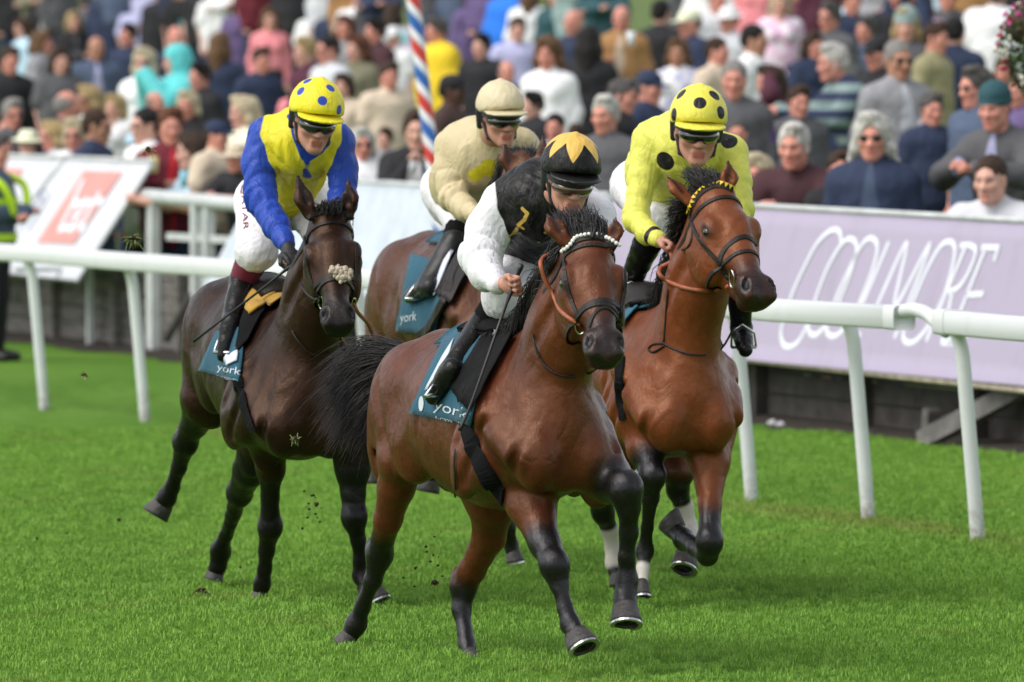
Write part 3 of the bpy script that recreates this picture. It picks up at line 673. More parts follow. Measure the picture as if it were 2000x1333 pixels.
def head_frame(hs, D):
    p0 = U(*hs['poll'][:2], D+hs['poll'][2]); p1 = U(*hs['muz'][:2], D+hs['muz'][2])
    a = nrm(p1-p0); y = R(hs['yaw']); s = np.array((math.cos(y), math.sin(y), hs.get('roll', 0.0)))
    s = nrm(s - a*(s@a)); o = np.cross(a, s)
    if o[1] > 0: o = -o
    L = np.linalg.norm(p1-p0); k = hs.get('k', 1.0)
    def H(t, ss, oo): return p0 + a*(t*L) + s*ss*k*1.12 + o*oo*k
    return H, a, s, o, L, k
def build_horse(sp):
    D = sp['D']; cx, cy = sp['chest']; O = U(cx, cy, D); O[2] = 0
    y = R(sp.get('turn', 0)); f = np.array((RAIL[0]*math.cos(y)-RAIL[1]*math.sin(y), RAIL[0]*math.sin(y)+RAIL[1]*math.cos(y), 0)); l = np.array((-f[1], f[0], 0)); u = V(0, 0, 1)
    AX = np.stack([f, l, u])
    du, pi_ = sp['du'], sp['pitch']
    def T(ff, ll, uu): return O + f*ff + l*ll + u*(uu + du + pi_*ff)
    S = Soft(.05)
    S.loft(O, AX, [(ff, uu + du + pi_*ff, hl*sp.get('wide', 1), hu) for ff, uu, hl, hu in ((-.02, 1.05, .17, .19), (-.18, 1.08, .225, .25), (-.36, 1.115, .25, .30), (-.60, 1.135, .258, .34),
            (-.85, 1.165, .280, .325), (-1.08, 1.215, .262, .265), (-1.30, 1.255, .252, .245), (-1.50, 1.22, .19, .20))], (.12, .10))
    S.chain([T(-.38, 0, 1.37), T(-.62, 0, 1.42), T(-.95, 0, 1.42), T(-1.25, 0, 1.425), T(-1.48, 0, 1.37)], [.06, .065, .08, .07, .06], k=.07)
    # shoulders, breast and quarters
    for sd_ in (-1, 1):
        S.seg(T(-.12, sd_*.15, 1.04), T(-.42, sd_*.13, 1.36), .11, .085, l, .55, k=.05)
        S.ell(T(-.01, sd_*.10, .99), (.11, .092, .135), AX, k=.022)
        S.seg(T(.0, sd_*.19, 1.0), T(-.30, sd_*.235, 1.22), .05, .05, k=.06)
        S.ell(T(-.44, sd_*.225, .99), (.10, .06, .15), AX, k=.03)
        S.ell(T(-.34, sd_*.205, 1.00), (.16, .07, .13), AX, k=.05)
        S.ell(T(-1.30, sd_*.145, 1.22), (.23, .125, .24), AX, k=.06)
        S.ell(T(-1.50, sd_*.125, 1.10), (.12, .10, .22), AX, k=.06)
        S.ell(T(-1.12, sd_*.17, 1.06), (.13, .09, .15), AX, k=.07)
        # grooves: shoulder edge, stifle fold, breast
        S.seg(T(-.47, sd_*.258, 1.34), T(-.50, sd_*.272, .98), .016, .024, k=.045, op='d')
        S.seg(T(.06, sd_*.205, 1.06), T(-.02, sd_*.205, .86), .014, .014, k=.035, op='d')
        S.seg(T(-.16, sd_*.252, 1.14), T(-.36, sd_*.270, .90), .014, .018, k=.032, op='d')
        S.seg(T(-.28, sd_*.262, 1.28), T(-.40, sd_*.285, 1.05), .010, .014, k=.035, op='d')
        S.seg(T(-1.34, sd_*.268, 1.36), T(-1.20, sd_*.285, 1.0), .014, .020, k=.05, op='d')
        S.seg(T(-1.53, sd_*.12, 1.28), T(-1.44, sd_*.235, .92), .012, .018, k=.04, op='d')
        S.ell(T(-1.06, sd_*.315, 1.25), (.10, .05, .11), AX, k=.07, op='d')
        for q in range(4): S.seg(T(-.68-.11*q, sd_*.285, 1.28), T(-.74-.11*q, sd_*.287, .98), .008, .008, k=.03, op='d')
    S.seg(T(.11, 0, 1.04), T(.075, 0, .84), .016, .020, k=.045, op='d')
    # neck
    H, a, s, o, L, k = head_frame(sp['head'], D)
    poll = H(-.02, 0, -.10)
    nb = T(-.22, 0, 1.17); nt_ = T(-.36, 0, 1.33); mid = (nb*.45 + poll*.55)
    mid = mid + V(0, 0, sp.get('arch', .0))
    S.seg(nb, mid, .25, .172, l, .66, k=.10); S.seg(mid, poll, .172, .112, l, .74, k=.06)
    S.seg(nt_, mid + V(0, .06, .07), .10, .06, l, .6, k=.08); S.seg(mid + V(0, .06, .07), H(-.04, 0, -.10), .06, .05, k=.06)
    for sd_ in (-1, 1):      # jugular groove
        S.seg(nb*.55 + poll*.45 + l*sd_*.15 + f*.06, poll + s*sd_*.085 + V(0, 0, -.12) + f*.03, .018, .010, k=.045, op='d')
    # head
    def hs(t0, s0, o0, r0, t1, s1, o1, r1, fl=1.0, kk=.03): S.seg(H(t0, s0, o0), H(t1, s1, o1), r0*k, r1*k, s, fl, k=kk)
    hs(.04, 0, -.085, .084, .34, 0, -.075, .084)
    hs(.28, 0, -.06, .078, .60, 0, -.058, .053)
    hs(.56, 0, -.055, .053, .88, 0, -.052, .044)
    E3 = np.stack([a, s, o])
    for sd_ in (-1, 1):
        S.ell(H(.285, sd_*.078, -.046), np.array((.050, .030, .034))*k, E3, k=.022)
        S.ell(H(.35, sd_*.062, -.15), np.array((.135, .044, .108))*k, E3, k=.028)
        hs(.34, sd_*.086, -.080, .019, .60, sd_*.052, -.066, .012, kk=.02)
        S.ell(H(.905, sd_*.040, -.034), np.array((.056, .026, .034))*k, E3, k=.016)
    hs(.45, 0, -.17, .052, .88, 0, -.105, .034, kk=.04)
    hs(.84, 0, -.058, .052, .945, 0, -.060, .045, kk=.03)
    hs(.925, -.018, -.098, .030, .925, .018, -.098, .030, kk=.02)
    hs(.955, -.02, -.066, .031, .955, .02, -.066, .031, kk=.02)
    for sd_ in (-1, 1):
        S.ell(H(.915, sd_*.050, -.004), np.array((.036, .015, .026))*k, np.stack([nrm(a+.35*s*sd_), nrm(s-.35*a*sd_), o]), k=.008, op='d')
        S.ell(H(.325, sd_*.112, -.046), np.array((.026, .012, .017))*k, E3, k=.016, op='d')
        S.seg(H(.47, sd_*.080, -.05), H(.76, sd_*.062, -.056), .008, .006, k=.028, op='d')
        S.seg(H(.30, sd_*.055, .012), H(.42, sd_*.060, .0), .010, .006, k=.03, op='d')
    S.seg(H(.95, -.07, -.086), H(.95, .07, -.086), .0035*k, .0035*k, k=.012, op='d')
    paint = {'dark': [], 'white': []}
    # ears
    for e0, e1, w_ in sp['ears']:
        A = U(*e0[:2], D+e0[2]); B = U(*e1[:2], D+e1[2]); m_ = A*.55 + B*.45; m_ += s*.008*np.sign((A-poll)@s)
        wr = w_*(D/F); S.seg(A, m_, wr*.75, wr, o, .55, k=.02); S.seg(m_, B, wr, .006, o, .5, k=.012)
        S.seg(A*.75+B*.25 + o*wr*.62, A*.12+B*.88 + o*.012, wr*.50, .003, k=.010, op='d')
        paint['dark'].append((A*.7+B*.3 + o*wr*.3, A*.15+B*.85 + o*.01, .0, .022, .75)); paint['dark'].append((B, B, .012, .035, .8))
    # legs
    hooves = []
    for lg in sp['legs']:
        pts = [U(x, yy, D+z) for x, yy, z, r in lg['p']]; rs = [r*(D+z)/F*(.89 if i_ >= 2 else .96) for i_, (x, yy, z, r) in enumerate(lg['p'])]
        for i in range(len(pts)-1):
            S.seg(pts[i], pts[i+1], rs[i], rs[i+1], k=.035 if i < 2 else .024)
        S.ell(pts[1]*.6+pts[0]*.4 + V(-.012, -.02, 0), np.array((rs[1]*.95, rs[1]*.8, rs[1]*1.7)), k=.02)
        j = lg['joint']     # knee or hock: a knuckle, and tendon lines below it
        S.ell(pts[j] + l*0, (rs[j]*1.0, rs[j]*1.05, rs[j]*1.25), k=.03)
        if lg.get('hock'): S.ell(pts[j] + lg['hock'][0]*V(1, 0, 0) + V(0, .05, lg['hock'][1]), (.028, .034, .045), k=.03)
        t = nrm(pts[j+2]-pts[j+1])
        S.seg(pts[j+1] + V(0, .028, 0), pts[j+2] + V(0, .028, 0), rs[j+1]*.62, rs[j+2]*.62, k=.012)
        fj = lg.get('fet', -2)
        S.ell(pts[fj] + V(0, .02, -.012), (rs[fj]*1.02, rs[fj]*1.2, rs[fj]*1.05), k=.02)
        dk = lg.get('dark', 1.0); d0 = lg.get('d0', j)
        if dk:
            q0 = pts[d0]*(1-lg.get('df', .25)) + pts[max(d0-1, 0)]*lg.get('df', .25)
            for i in range(d0, len(pts)):
                A = q0 if i == d0 else pts[i-1]; paint['dark'].append((A, pts[i], rs[i]*1.20, rs[i]*1.2+.11, dk))
        for i0, i1 in lg.get('white', []):
            paint['white'].append((pts[i0], pts[i1], max(rs[i0], rs[i1])*1.25, max(rs[i0], rs[i1])*1.25+.012, 1.0))
        hx, hy, hz, hr = lg['hoof']; hooves.append((pts[-1], U(hx, hy, D+hz), hr*(D+hz)/F, lg.get('toe', f), lg.get('sole'), lg.get('shoe', True)))
    # muzzle darkness
    paint['dark'] += [(H(.90, 0, -.05), H(1.0, 0, -.07), .050*k, .19*k, sp.get('muzzle_dark', .82))]
    for sd_ in (-1, 1): paint['dark'] += [(H(.325, sd_*.10, -.045), H(.325, sd_*.10, -.045), .012, .055, .75), (H(.90, sd_*.047, -.02), H(.935, sd_*.05, -.02), .014*k, .030*k, 1.0)]
    for A, B, r0, r1, v_ in sp.get('dark_extra', []): paint['dark'].append((U(*A[:2], D+A[2]), U(*B[:2], D+B[2]), r0, r1, v_))
    v, fc = S.surface(sp.get('h', .0105), wrinkles(int(D*10), .0038, .42)); v = relax(v, fc, 2)
    at = {}
    for kx, ls in paint.items():
        acc = np.zeros(len(v))
        for A, B, r0, r1, v_ in ls:
            x = np.clip((r1 - sdist(v, A, B))/(r1-r0+1e-6), 0, 1); acc = np.maximum(acc, x*x*(3-2*x)*v_)
        at[kx] = acc
    root = thing('horse', sp['label'], 'horse', tuple(O))
    body = obj('body', mesh_data('body', v, fc, True, at), sp['coat'], root)
    B = bvh(v, fc)
    # hooves with shoes
    for A, E, r, toe, sole, shoe in hooves:
        ax = nrm(E-A); t = nrm(toe - ax*(toe@ax)); sdv = np.cross(ax, t); mb = MB(); n = 20; rows = []
        Ln = np.linalg.norm(E-A); st = A - ax*.012
        for i, (q, rr, sh) in enumerate(((0, .70, -.05), (.25, .80, 0), (.8, .95, .10), (1, 1.0, .16), (1, .80, .14), (.93, .62, .1))):
            for j in range(n):
                an = 2*math.pi*j/n; c = math.cos(an); ex = 1.12 if c > 0 else .92
                rows.append(st + ax*(Ln+.012)*q + t*(c*rr*r*ex + sh*r) + sdv*math.sin(an)*rr*r)
        fs = [(i*n+j, (i+1)*n+j, (i+1)*n+(j+1) % n, i*n+(j+1) % n) for i in range(5) for j in range(n)] + [tuple(range(5*n, 6*n)), tuple(range(n))[::-1]]
        ho = mb.add(rows, fs).build('hoof', HOOF, root, True)
        if shoe:
            mb = MB(); rows = []; m_ = 17; rr0, rr1 = r*1.0, r*.74; c0 = st + ax*(Ln+.012) + t*.16*r
            for z in (0.0, .008):
                for rr in (rr0, rr1):
                    for j in range(m_):
                        an = R(-140) + R(280)*j/(m_-1); c = math.cos(an); ex = 1.12 if c > 0 else .92
                        rows.append(c0 + ax*(z+.001) + t*c*rr*ex + sdv*math.sin(an)*rr)
            fs = []
            for j in range(m_-1):
                a0, b0, a1, b1 = j, m_+j, 2*m_+j, 3*m_+j
                fs += [(a0, a0+1, a1+1, a1), (a1, a1+1, b1+1, b1), (b1, b1+1, b0+1, b0), (b0, b0+1, a0+1, a0)]
            fs += [(0, 2*m_, 3*m_, m_), (m_-1, 2*m_-1, 4*m_-1, 3*m_-1)]
            mb.add(rows, fs).build('horseshoe', SHOE, ho)
    # eyes
    for sd_ in (-1, 1):
        mb = MB(); mb.sphere(H(.325, sd_*.0835, -.050), .0225*k, 18, 12); mb.build('eye', EYE, root, True)
    return dict(root=root, H=H, a=a, s=s, o=o, L=L, k=k, B=B, T=T, f=f, l=l, D=D, body=body, poll=poll, mid=mid)
def strands(name, mat, parent, guides, n, jit, w, seed=1, steps=9, curl=.014, lenvar=.5):
    "many thin tapering locks; guides = list of polylines, each lock blends two neighbours"
    rg = np.random.default_rng(seed); mb = MB(); G_ = [spline(g, steps) for g in guides]
    vs = []; fs = []; nn = 0
    for i in range(n):
        x = rg.random()*(len(G_)-1); j = min(int(x), len(G_)-2); t = x-j
        p = G_[j]*(1-t) + G_[j+1]*t
        cut = 1 - lenvar*rg.random()**2
        q = np.linspace(0, cut, steps)*(steps-1); i0 = np.minimum(q.astype(int), steps-2); fr = (q-i0)[:, None]
        p = p[i0]*(1-fr) + p[i0+1]*fr
        g = np.linspace(0, 1, steps)[:, None]
        p = p + rg.normal(0, 1, 3)*jit*(.25 + g) + rg.normal(0, 1, 3)*curl*np.sin(g*rg.uniform(3, 8)+rg.uniform(0, 6))*g
        T_ = np.gradient(p, axis=0); T_ /= np.linalg.norm(T_, axis=1)[:, None]+1e-9
        sd_ = np.cross(T_, rg.normal(0, 1, 3)); sd_ /= np.linalg.norm(sd_, axis=1)[:, None]+1e-9
        up = np.cross(T_, sd_); ww = (w*rg.uniform(.6, 1.4))*(1-.9*g**1.5)
        for k_ in range(3):
            an = 2*math.pi*k_/3; vs.append(p + ww*(math.cos(an)*sd_ + math.sin(an)*up))
        for k_ in range(3):
            b0 = nn + k_*steps; b1 = nn + ((k_+1) % 3)*steps
            fs += [(b0+a_, b1+a_, b1+a_+1, b0+a_+1) for a_ in range(steps-1)]
        nn += 3*steps
    return obj(name, mesh_data(name, np.concatenate(vs), np.array(fs), True), mat, parent)
COAT_A = coat_material('bay_coat', (.068, .0172, .0068), (.020, .0064, .0038), (.112, .0295, .0110))
COAT_B = coat_material('dark_brown_coat', (.0140, .0058, .0040), (.0055, .0027, .0021), (.0235, .0098, .0062), .34)
COAT_C = coat_material('bright_bay_coat', (.132, .0325, .0098), (.046, .0124, .0056), (.185, .0495, .0152))
COAT_D = coat_material('brown_coat', (.060, .0195, .0100), (.020, .008, .0055), (.085, .029, .0145))
HA = build_horse(dict(D=29.3, chest=(1097, 830), du=-.145, pitch=.065, turn=2, coat=COAT_A,
    label='front bay horse with white beaded browband and long black tail, under the black clad jockey',
    head=dict(poll=(1153, 466, -.25), muz=(1186, 684, -.58), yaw=8, roll=-.04, k=1.13),
    ears=[((1103, 470, -.24), (1068, 416, -.22), 20), ((1196, 478, -.24), (1201, 416, -.24), 15)],
    legs=[dict(p=[(1010, 890, .32, 66), (1040, 990, .14, 46), (1064, 1062, .02, 32), (1083, 1105, -.06, 28), (1091, 1140, -.07, 18), (1104, 1190, -.09, 14), (1114, 1218, -.11, 18), (1126, 1240, -.14, 21)], joint=3, d0=3, df=.7, hoof=(1139, 1268, -.17, 33)),
          dict(p=[(1150, 890, .30, 66), (1188, 935, .08, 46), (1222, 955, -.08, 32), (1228, 990, -.07, 24), (1228, 1040, -.03, 18), (1224, 1090, .0, 17), (1224, 1132, .02, 21), (1221, 1170, .01, 22), (1221, 1184, 0, 26)], joint=2, d0=2, df=.3, fet=-3, hoof=(1221, 1220, -.03, 32)),
          dict(p=[(802, 790, 1.30, 76), (788, 895, 1.14, 50), (774, 950, 1.2, 39), (758, 1015, 1.28, 29), (742, 1082, 1.42, 25), (728, 1135, 1.46, 18), (708, 1185, 1.54, 15), (696, 1216, 1.58, 20), (684, 1240, 1.60, 18)], joint=4, d0=4, df=.2, hock=(-.03, .02), hoof=(667, 1262, 1.60, 22), toe=V(-.5, -.6, -.6), shoe=False),
          dict(p=[(925, 880, 1.00, 80), (962, 985, .86, 46), (955, 1050, .95, 35), (922, 1113, 1.08, 28), (905, 1145, 1.13, 25), (901, 1190, 1.12, 19), (908, 1235, 1.08, 14), (912, 1260, 1.05, 16), (914, 1276, 1.02, 15)], joint=4, d0=5, df=.5, hock=(-.02, .03), hoof=(924, 1296, 1.0, 20), shoe=False)]))
HB = build_horse(dict(D=32.9, chest=(600, 790), du=-.19, pitch=-.085, turn=-5.5, coat=COAT_B,
    label='dark brown horse with sheepskin tuft on noseband, ridden by the jockey in blue and yellow',
    head=dict(poll=(645, 424, -.25), muz=(662, 630, -.58), yaw=3, roll=0, k=1.06),
    ears=[((607, 420, -.24), (581, 345, -.22), 17), ((680, 420, -.24), (678, 345, -.24), 15)],
    legs=[dict(p=[(515, 820, .35, 52), (528, 915, .48, 27), (528, 970, .55, 18), (527, 1028, .62, 23), (521, 1075, .70, 15), (517, 1110, .74, 12), (513, 1138, .78, 15), (508, 1156, .80, 15)], joint=3, d0=2, hoof=(505, 1174, .80, 18), shoe=False),
          dict(p=[(685, 830, .30, 56), (688, 915, .30, 34), (690, 965, .30, 25), (692, 1010, .30, 25), (700, 1055, .34, 16), (703, 1095, .38, 14), (706, 1124, .40, 17), (718, 1145, .38, 20)], joint=3, d0=2, df=.8, hoof=(735, 1178, .36, 30)),
          dict(p=[(430, 710, 1.30, 80), (408, 775, 1.30, 56), (380, 828, 1.45, 30), (363, 862, 1.55, 24), (350, 912, 1.66, 15), (336, 952, 1.74, 15), (326, 970, 1.77, 19), (318, 985, 1.80, 20)], joint=3, d0=2, hock=(-.02, .03), hoof=(304, 1008, 1.80, 28), toe=V(-.6, .2, -.8), shoe=False),
          dict(p=[(520, 830, 1.10, 56), (486, 920, 1.30, 30), (468, 962, 1.50, 24), (456, 1005, 1.68, 16), (442, 1045, 1.85, 14), (431, 1074, 1.95, 20), (426, 1105, 1.98, 17), (422, 1116, 2.0, 17)], joint=2, d0=1, fet=-3, hoof=(416, 1134, 2.0, 20), shoe=False)]))
HC_ = build_horse(dict(D=33.0, chest=(1348, 770), du=-.17, pitch=-.02, turn=-6, coat=COAT_C,
    label='bright bay horse with black and yellow browband, ridden by the jockey in plain yellow silks',
    head=dict(poll=(1416, 375, -.25), muz=(1493, 571, -.58), yaw=24, roll=-.12, k=1.20),
    ears=[((1345, 392, -.20), (1300, 341, -.16), 18), ((1420, 372, -.22), (1422, 311, -.22), 17)],
    legs=[dict(p=[(1258, 800, .30, 56), (1262, 880, .14, 36), (1274, 930, .04, 26), (1270, 972, .10, 19), (1264, 1030, .20, 13), (1259, 1074, .25, 17), (1255, 1112, .22, 12), (1254, 1138, .20, 13)], joint=2, d0=2, fet=5, white=[(6, 7)], hoof=(1255, 1164, .18, 16)),
          dict(p=[(1385, 820, .30, 62), (1385, 900, .14, 40), (1387, 990, .02, 23), (1386, 1058, -.06, 26), (1382, 1084, .0, 22), (1360, 1070, .16, 18), (1336, 1052, .32, 20), (1320, 1036, .40, 20)], joint=3, d0=3, hoof=(1301, 1018, .42, 28), toe=V(.5, .3, .8), shoe=False),
          dict(p=[(1250, 800, 1.30, 75), (1170, 950, 1.15, 34), (1178, 1000, 1.25, 21), (1190, 1035, 1.32, 17), (1197, 1075, 1.35, 14), (1200, 1098, 1.35, 17), (1204, 1122, 1.33, 15)], joint=2, d0=2, df=.6, white=[(3, 5)], hoof=(1208, 1150, 1.3, 18), shoe=False),
          dict(p=[(1345, 840, 1.20, 66), (1325, 920, 1.05, 30), (1324, 955, 1.10, 21), (1336, 992, 1.16, 19), (1347, 1028, 1.16, 14), (1349, 1050, 1.10, 17), (1340, 1080, 1.0, 18)], joint=2, d0=2, df=.5, white=[(3, 5)], hoof=(1331, 1112, .95, 27), toe=V(.1, -.7, -.6))]))
HD = build_horse(dict(D=35.0, chest=(1016, 690), du=.05, pitch=-.01, coat=COAT_D, h=.014,
    label='brown horse half hidden behind the others, ridden by the jockey in cream silks',
    head=dict(poll=(1026, 322, -.25), muz=(1050, 540, -.55), yaw=5, k=1.05),
    ears=[((998, 335, -.24), (985, 282, -.22), 12), ((1056, 320, -.24), (1060, 266, -.24), 11)],
    legs=[dict(p=[(985, 780, .30, 48), (985, 900, .25, 28), (985, 985, .22, 20), (990, 1030, .25, 17), (998, 1060, .3, 13), (1002, 1078, .3, 16)], joint=2, d0=2, hoof=(1006, 1098, .3, 18)),
          dict(p=[(1080, 780, .3, 48), (1060, 880, .1, 28), (1050, 960, 0, 20), (1040, 980, .15, 15), (1010, 985, .3, 14), (990, 990, .35, 16)], joint=2, d0=2, hoof=(970, 1000, .38, 18), shoe=False),
          dict(p=[(790, 600, 1.35, 80), (770, 700, 1.3, 60), (740, 790, 1.5, 32), (730, 830, 1.6, 22), (727, 870, 1.65, 15), (724, 900, 1.7, 18), (723, 912, 1.72, 18)], joint=3, d0=3, hoof=(722, 945, 1.72, 22), shoe=False),
          dict(p=[(880, 640, 1.2, 75), (870, 750, 1.1, 55), (858, 830, 1.3, 30), (850, 870, 1.4, 22), (846, 900, 1.5, 15), (843, 920, 1.52, 18), (842, 930, 1.54, 19)], joint=3, d0=3, hoof=(836, 962, 1.54, 24), toe=V(-.3, .4, -.8), shoe=False)]))
# ---------------------------------------------------------------- jockeys
def silk(name, base, layers=(), rough=.42):
    "thin racing silk; layers = (attribute, colour) painted where the attribute is positive"
    m = Mt(name); v = m.coord(scale=(1, 1, .6)); f = m.noise(7, 4, .6, v)
    c = base
    for a, cc in layers: c = m.mix(m.ramp(m.attr(a), -.0012, .0012), c, cc)
    c = m.mix(m.math('MULTIPLY', m.ramp(m.noise(40, 3, .6, v), .45, .8), .10), c, (.25, .22, .2))
    m.set(Base_Color=c, Roughness=rough); m.b.inputs['Specular IOR Level'].default_value = .24; m.b.inputs['Sheen Weight'].default_value = .0
    w2 = m.coord(scale=(1, 1, .5)); m.bump(m.math('ADD', m.math('MULTIPLY', f, .5), m.math('ADD', m.math('MULTIPLY', m.ridge(9, w2, 2.0), -1.8), m.math('MULTIPLY', m.ridge(24, w2, 1.5), -.6))), .28, .035)
    return m.m
BREECH = silk('white_breeches_cloth', (.76, .74, .77), (), .55)
BOOT = plain('polished_black_boot', (.009, .008, .008), .27, .3, 12, .35, 14, spec=.24)
BLACK_CLOTH = cloth('black_stretch_cloth', (.010, .010, .011), .9, .3, 0, .06)
LENS = plain('dark_goggle_lens', (.010, .008, .008), .06, .1, 10, coat=1.0)
STRAP = plain('black_helmet_strap', (.015, .015, .018), .5, .2)
SKIN_J = skin_material('jockey_skin', (.52, .27, .20))
def build_jockey(sp):
    D = sp['D']
    def P(q): return U(q[0], q[1], D+q[2])
    def rm(q): return q[3]*(D+q[2])/F
    pel, midp, che = [P(q) for q in sp['torso']]; rp, rmid, rc = [rm(q) for q in sp['torso']]
    hc = P(sp['head']); A = head_axes(*sp['look']); hk = sp.get('hk', 1.0)
    root = thing('person', sp['label'], 'person', tuple(pel*np.array((1, 1, 0))))
    arms = [[P(q) for q in a] for a in sp['arms']]; ar = [[rm(q) for q in a] for a in sp['arms']]
    legs = [[P(q) for q in a] for a in sp['legs']]; lr = [[rm(q) for q in a] for a in sp['legs']]
    nk = P(sp['neck'])
    o_ = np.array((0, 0, HC))       # the near leg lies against the horse's side
    for i in (2, 3, 4):
        p = legs[0][i]; d = nrm(p-o_); h = sp['horse']['B'].ray_cast(Vector(o_ + d*15), Vector(d))
        if h[0] is not None and h[3]+15 < np.linalg.norm(p-o_) + lr[0][i]*1.0 + .045: legs[0][i] = o_ + d*(h[3]+15-lr[0][i]*1.0-.045)
    # the body itself: one continuous figure
    S = Soft(.03); H = add_head(S, hc, A, hk, neck=nk)
    S.seg(pel, midp, rp*.75, rmid*.75, k=.06); S.seg(midp, che, rmid*.75, rc*.7, k=.06); S.seg(che, nk, rc*.6, .06, k=.06)
    for a, r, h in zip(arms, ar, sp['hands']):
        S.seg(che, a[0], .06, r[0]*.6, k=.04); S.chain(a, [x*.6 for x in r], k=.02)
        hcn = P(h[0]); S.seg(a[-1], hcn - nrm(hcn-a[-1])*.02, .026, .024, k=.015); add_fist(S, hcn, h[1], h[2], sp.get('fk', 1.0))
    for a, r in zip(legs, lr):
        S.seg(pel, a[0], rp*.6, r[0]*.7, k=.05); S.chain(a, [x*.7 for x in r], k=.03)
    v, f = S.surface(.0075); v = relax(v, f, 1)
    obj('body', mesh_data('body', v, f, True, head_attrs(v, H, hk, .7)), SKIN_J, root)
    # silks
    T_ = Soft(.03); Ar = Soft(.03)
    T_.seg(pel*.75+midp*.25, midp, rp*.98, rmid, k=.06); T_.seg(midp, che, rmid, rc, k=.08); T_.seg(che, nk, rc*.85, .070, k=.05)
    for a, r in zip(arms, ar):
        T_.seg(che, a[0]*.75 + che*.25, rc*.7, r[0]*1.1, k=.05)
        n = len(a); Ar.chain(a, [r[0]*1.1] + [x*1.06 for x in r[1:-1]] + [r[-1]*1.0], k=.03)
    W_ = Soft(.03); W_.p = T_.p + Ar.p
    W_.ell(nk*.6+hc*.4, (.075, .085, .05), A, k=.02)
    v, f = W_.surface(.0065, folds(arms, pel, che, sp['seed'], sp.get('wr', .0105))); v = relax(v, f, 1)
    dT = np.min([Soft.dist(q, v) for q in T_.p], 0); dA = np.min([Soft.dist(q, v) for q in Ar.p], 0)
    at = {'sleeve': dT - dA - sp.get('sl', .018)}; B = bvh(v, f)
    for nm, kind, pts, r in sp.get('marks', []):
        val = np.full(len(v), -1.0)
        if kind == 'disc':
            for x, y in pts:
                p, nn = hit(B, x, y, 0)
                if p is not None: val = np.maximum(val, r*D/F - np.linalg.norm(v-p, axis=1))
        elif kind == 'line':
            hp = [hit(B, x, y, 0)[0] for x, y in pts]; hp = [p for p in hp if p is not None]; rr = np.linspace(r[0], r[1], len(hp))*D/F
            for i in range(len(hp)-1):
                val = np.maximum(val, (rr[i]+rr[i+1])/2 - sdist(v, hp[i], hp[i+1]))
        elif kind == 'cuff':
            a = arms[pts]; d_ = nrm(a[-1]-a[-2]); t = (v-a[-1])@d_; val = np.minimum(np.minimum(t+r[1], -r[0]-t), .09-np.linalg.norm(v-a[-1], axis=1))
        at[nm] = np.maximum(at.get(nm, -1.0), val)
    sh = obj('silks', mesh_data('silks', v, f, True, at), sp['silk'], root); sp['silk_bvh'] = B
    # breeches, socks, boots
    S = Soft(.03); S.seg(pel, pel*.6+midp*.4, rp*.92, rmid*.85, k=.05)
    for a, r in zip(legs, lr): S.seg(pel*.35+a[0]*.65, a[0], r[0]*1.02, r[0]*1.02, k=.05); S.seg(a[0], a[1], r[0]*1.02, r[1]*1.03, k=.04); S.seg(a[1], a[1]*.62+a[2]*.38, r[1]*1.03, r[2]*1.0, k=.03)
    v, f = S.surface(.008, wrinkles(sp['seed']+50, .0050, 1.3)); v = relax(v, f, 1)
    br = obj('breeches', mesh_data('breeches', v, f, True), BREECH, root); sp['breech_bvh'] = bvh(v, f)
    for i, (a, r) in enumerate(zip(legs, lr)):
        kn, sh_, an, toe = a[1], a[2], a[3], a[4]
        c0 = kn*.62 + sh_*.38 if len(sp['sock']) < 3 else kn*(1-sp['sock'][2])+sh_*sp['sock'][2]; c1 = sh_
        S = Soft(.01); S.seg(c0, c1, (r[1]*.5+r[2]*.5)*1.02, r[2]*1.04, k=.02); v, f = S.surface(.008, wrinkles(9+i, .002))
        obj('sock', mesh_data('sock', v, f, True), sp['sock'][0], root)
        S = Soft(.02); S.seg(c1, an, r[2]*1.08, r[3]*1.10, k=.02); d_ = nrm(an-c1); ft = nrm(toe-an)
        heel = an - ft*.045 + d_*.03
        S.seg(an, heel, r[3]*1.05, .036, k=.02); S.seg(heel, toe, .036, .030, k=.025); S.seg(an + d_*.01, toe - ft*.04, .04, .034, k=.02)
        v, f = S.surface(.0075, wrinkles(19+i, .0035, 1.1)); v = relax(v, f, 1)
        bo = obj('boot', mesh_data('boot', v, f, True), sp.get('boot', BOOT), root)
        mb = MB(); sl_ = nrm(np.cross(ft, (0, 0, 1))); c = an + ft*.075 + d_*.035; up_ = -d_
        mb.tube([c + sl_*.055 + up_*.01 - up_*.03, c - sl_*.055 - up_*.02], .008); mb.tube([c + sl_*.055 - up_*.02, c + sl_*.05 + up_*.06, c + up_*.11, c - sl_*.05 + up_*.06, c - sl_*.055 - up_*.02], .005)
        tag(mb.build('stirrup_iron', STEEL, sp['horse']['root'], True))
    if sp.get('gloves'):
        for a, h in zip(arms, sp['hands']):
            S = Soft(.012); hcn = P(h[0]); add_fist(S, hcn, h[1], h[2], 1.10*sp.get('fk', 1.0)); S.seg(a[-1], hcn - nrm(hcn-a[-1])*.02, .033, .029, k=.015)
            v, f = S.surface(.006); obj('glove', mesh_data('glove', v, f, True), sp['gloves'], root)
    # helmet with peak, cap silk, goggles, strap
    hs = sp['cap']; up, fr, sd_ = A[2], A[1], A[0]
    tilt = R(sp.get('captilt', 0)); fr2 = fr*math.cos(tilt) + up*math.sin(tilt)*-1; up2 = up*math.cos(tilt) + fr*math.sin(tilt); A2 = np.stack([sd_, fr2, up2])
    cc = hc + up2*.056*hk; rr = np.array((.106, .132, .118))*hk*sp.get('capk', 1.0)
    S = Soft(.015); S.ell(cc, rr, A2); S.plane(cc - up2*.030*hk, nrm(-up2 + .28*fr2), .02)
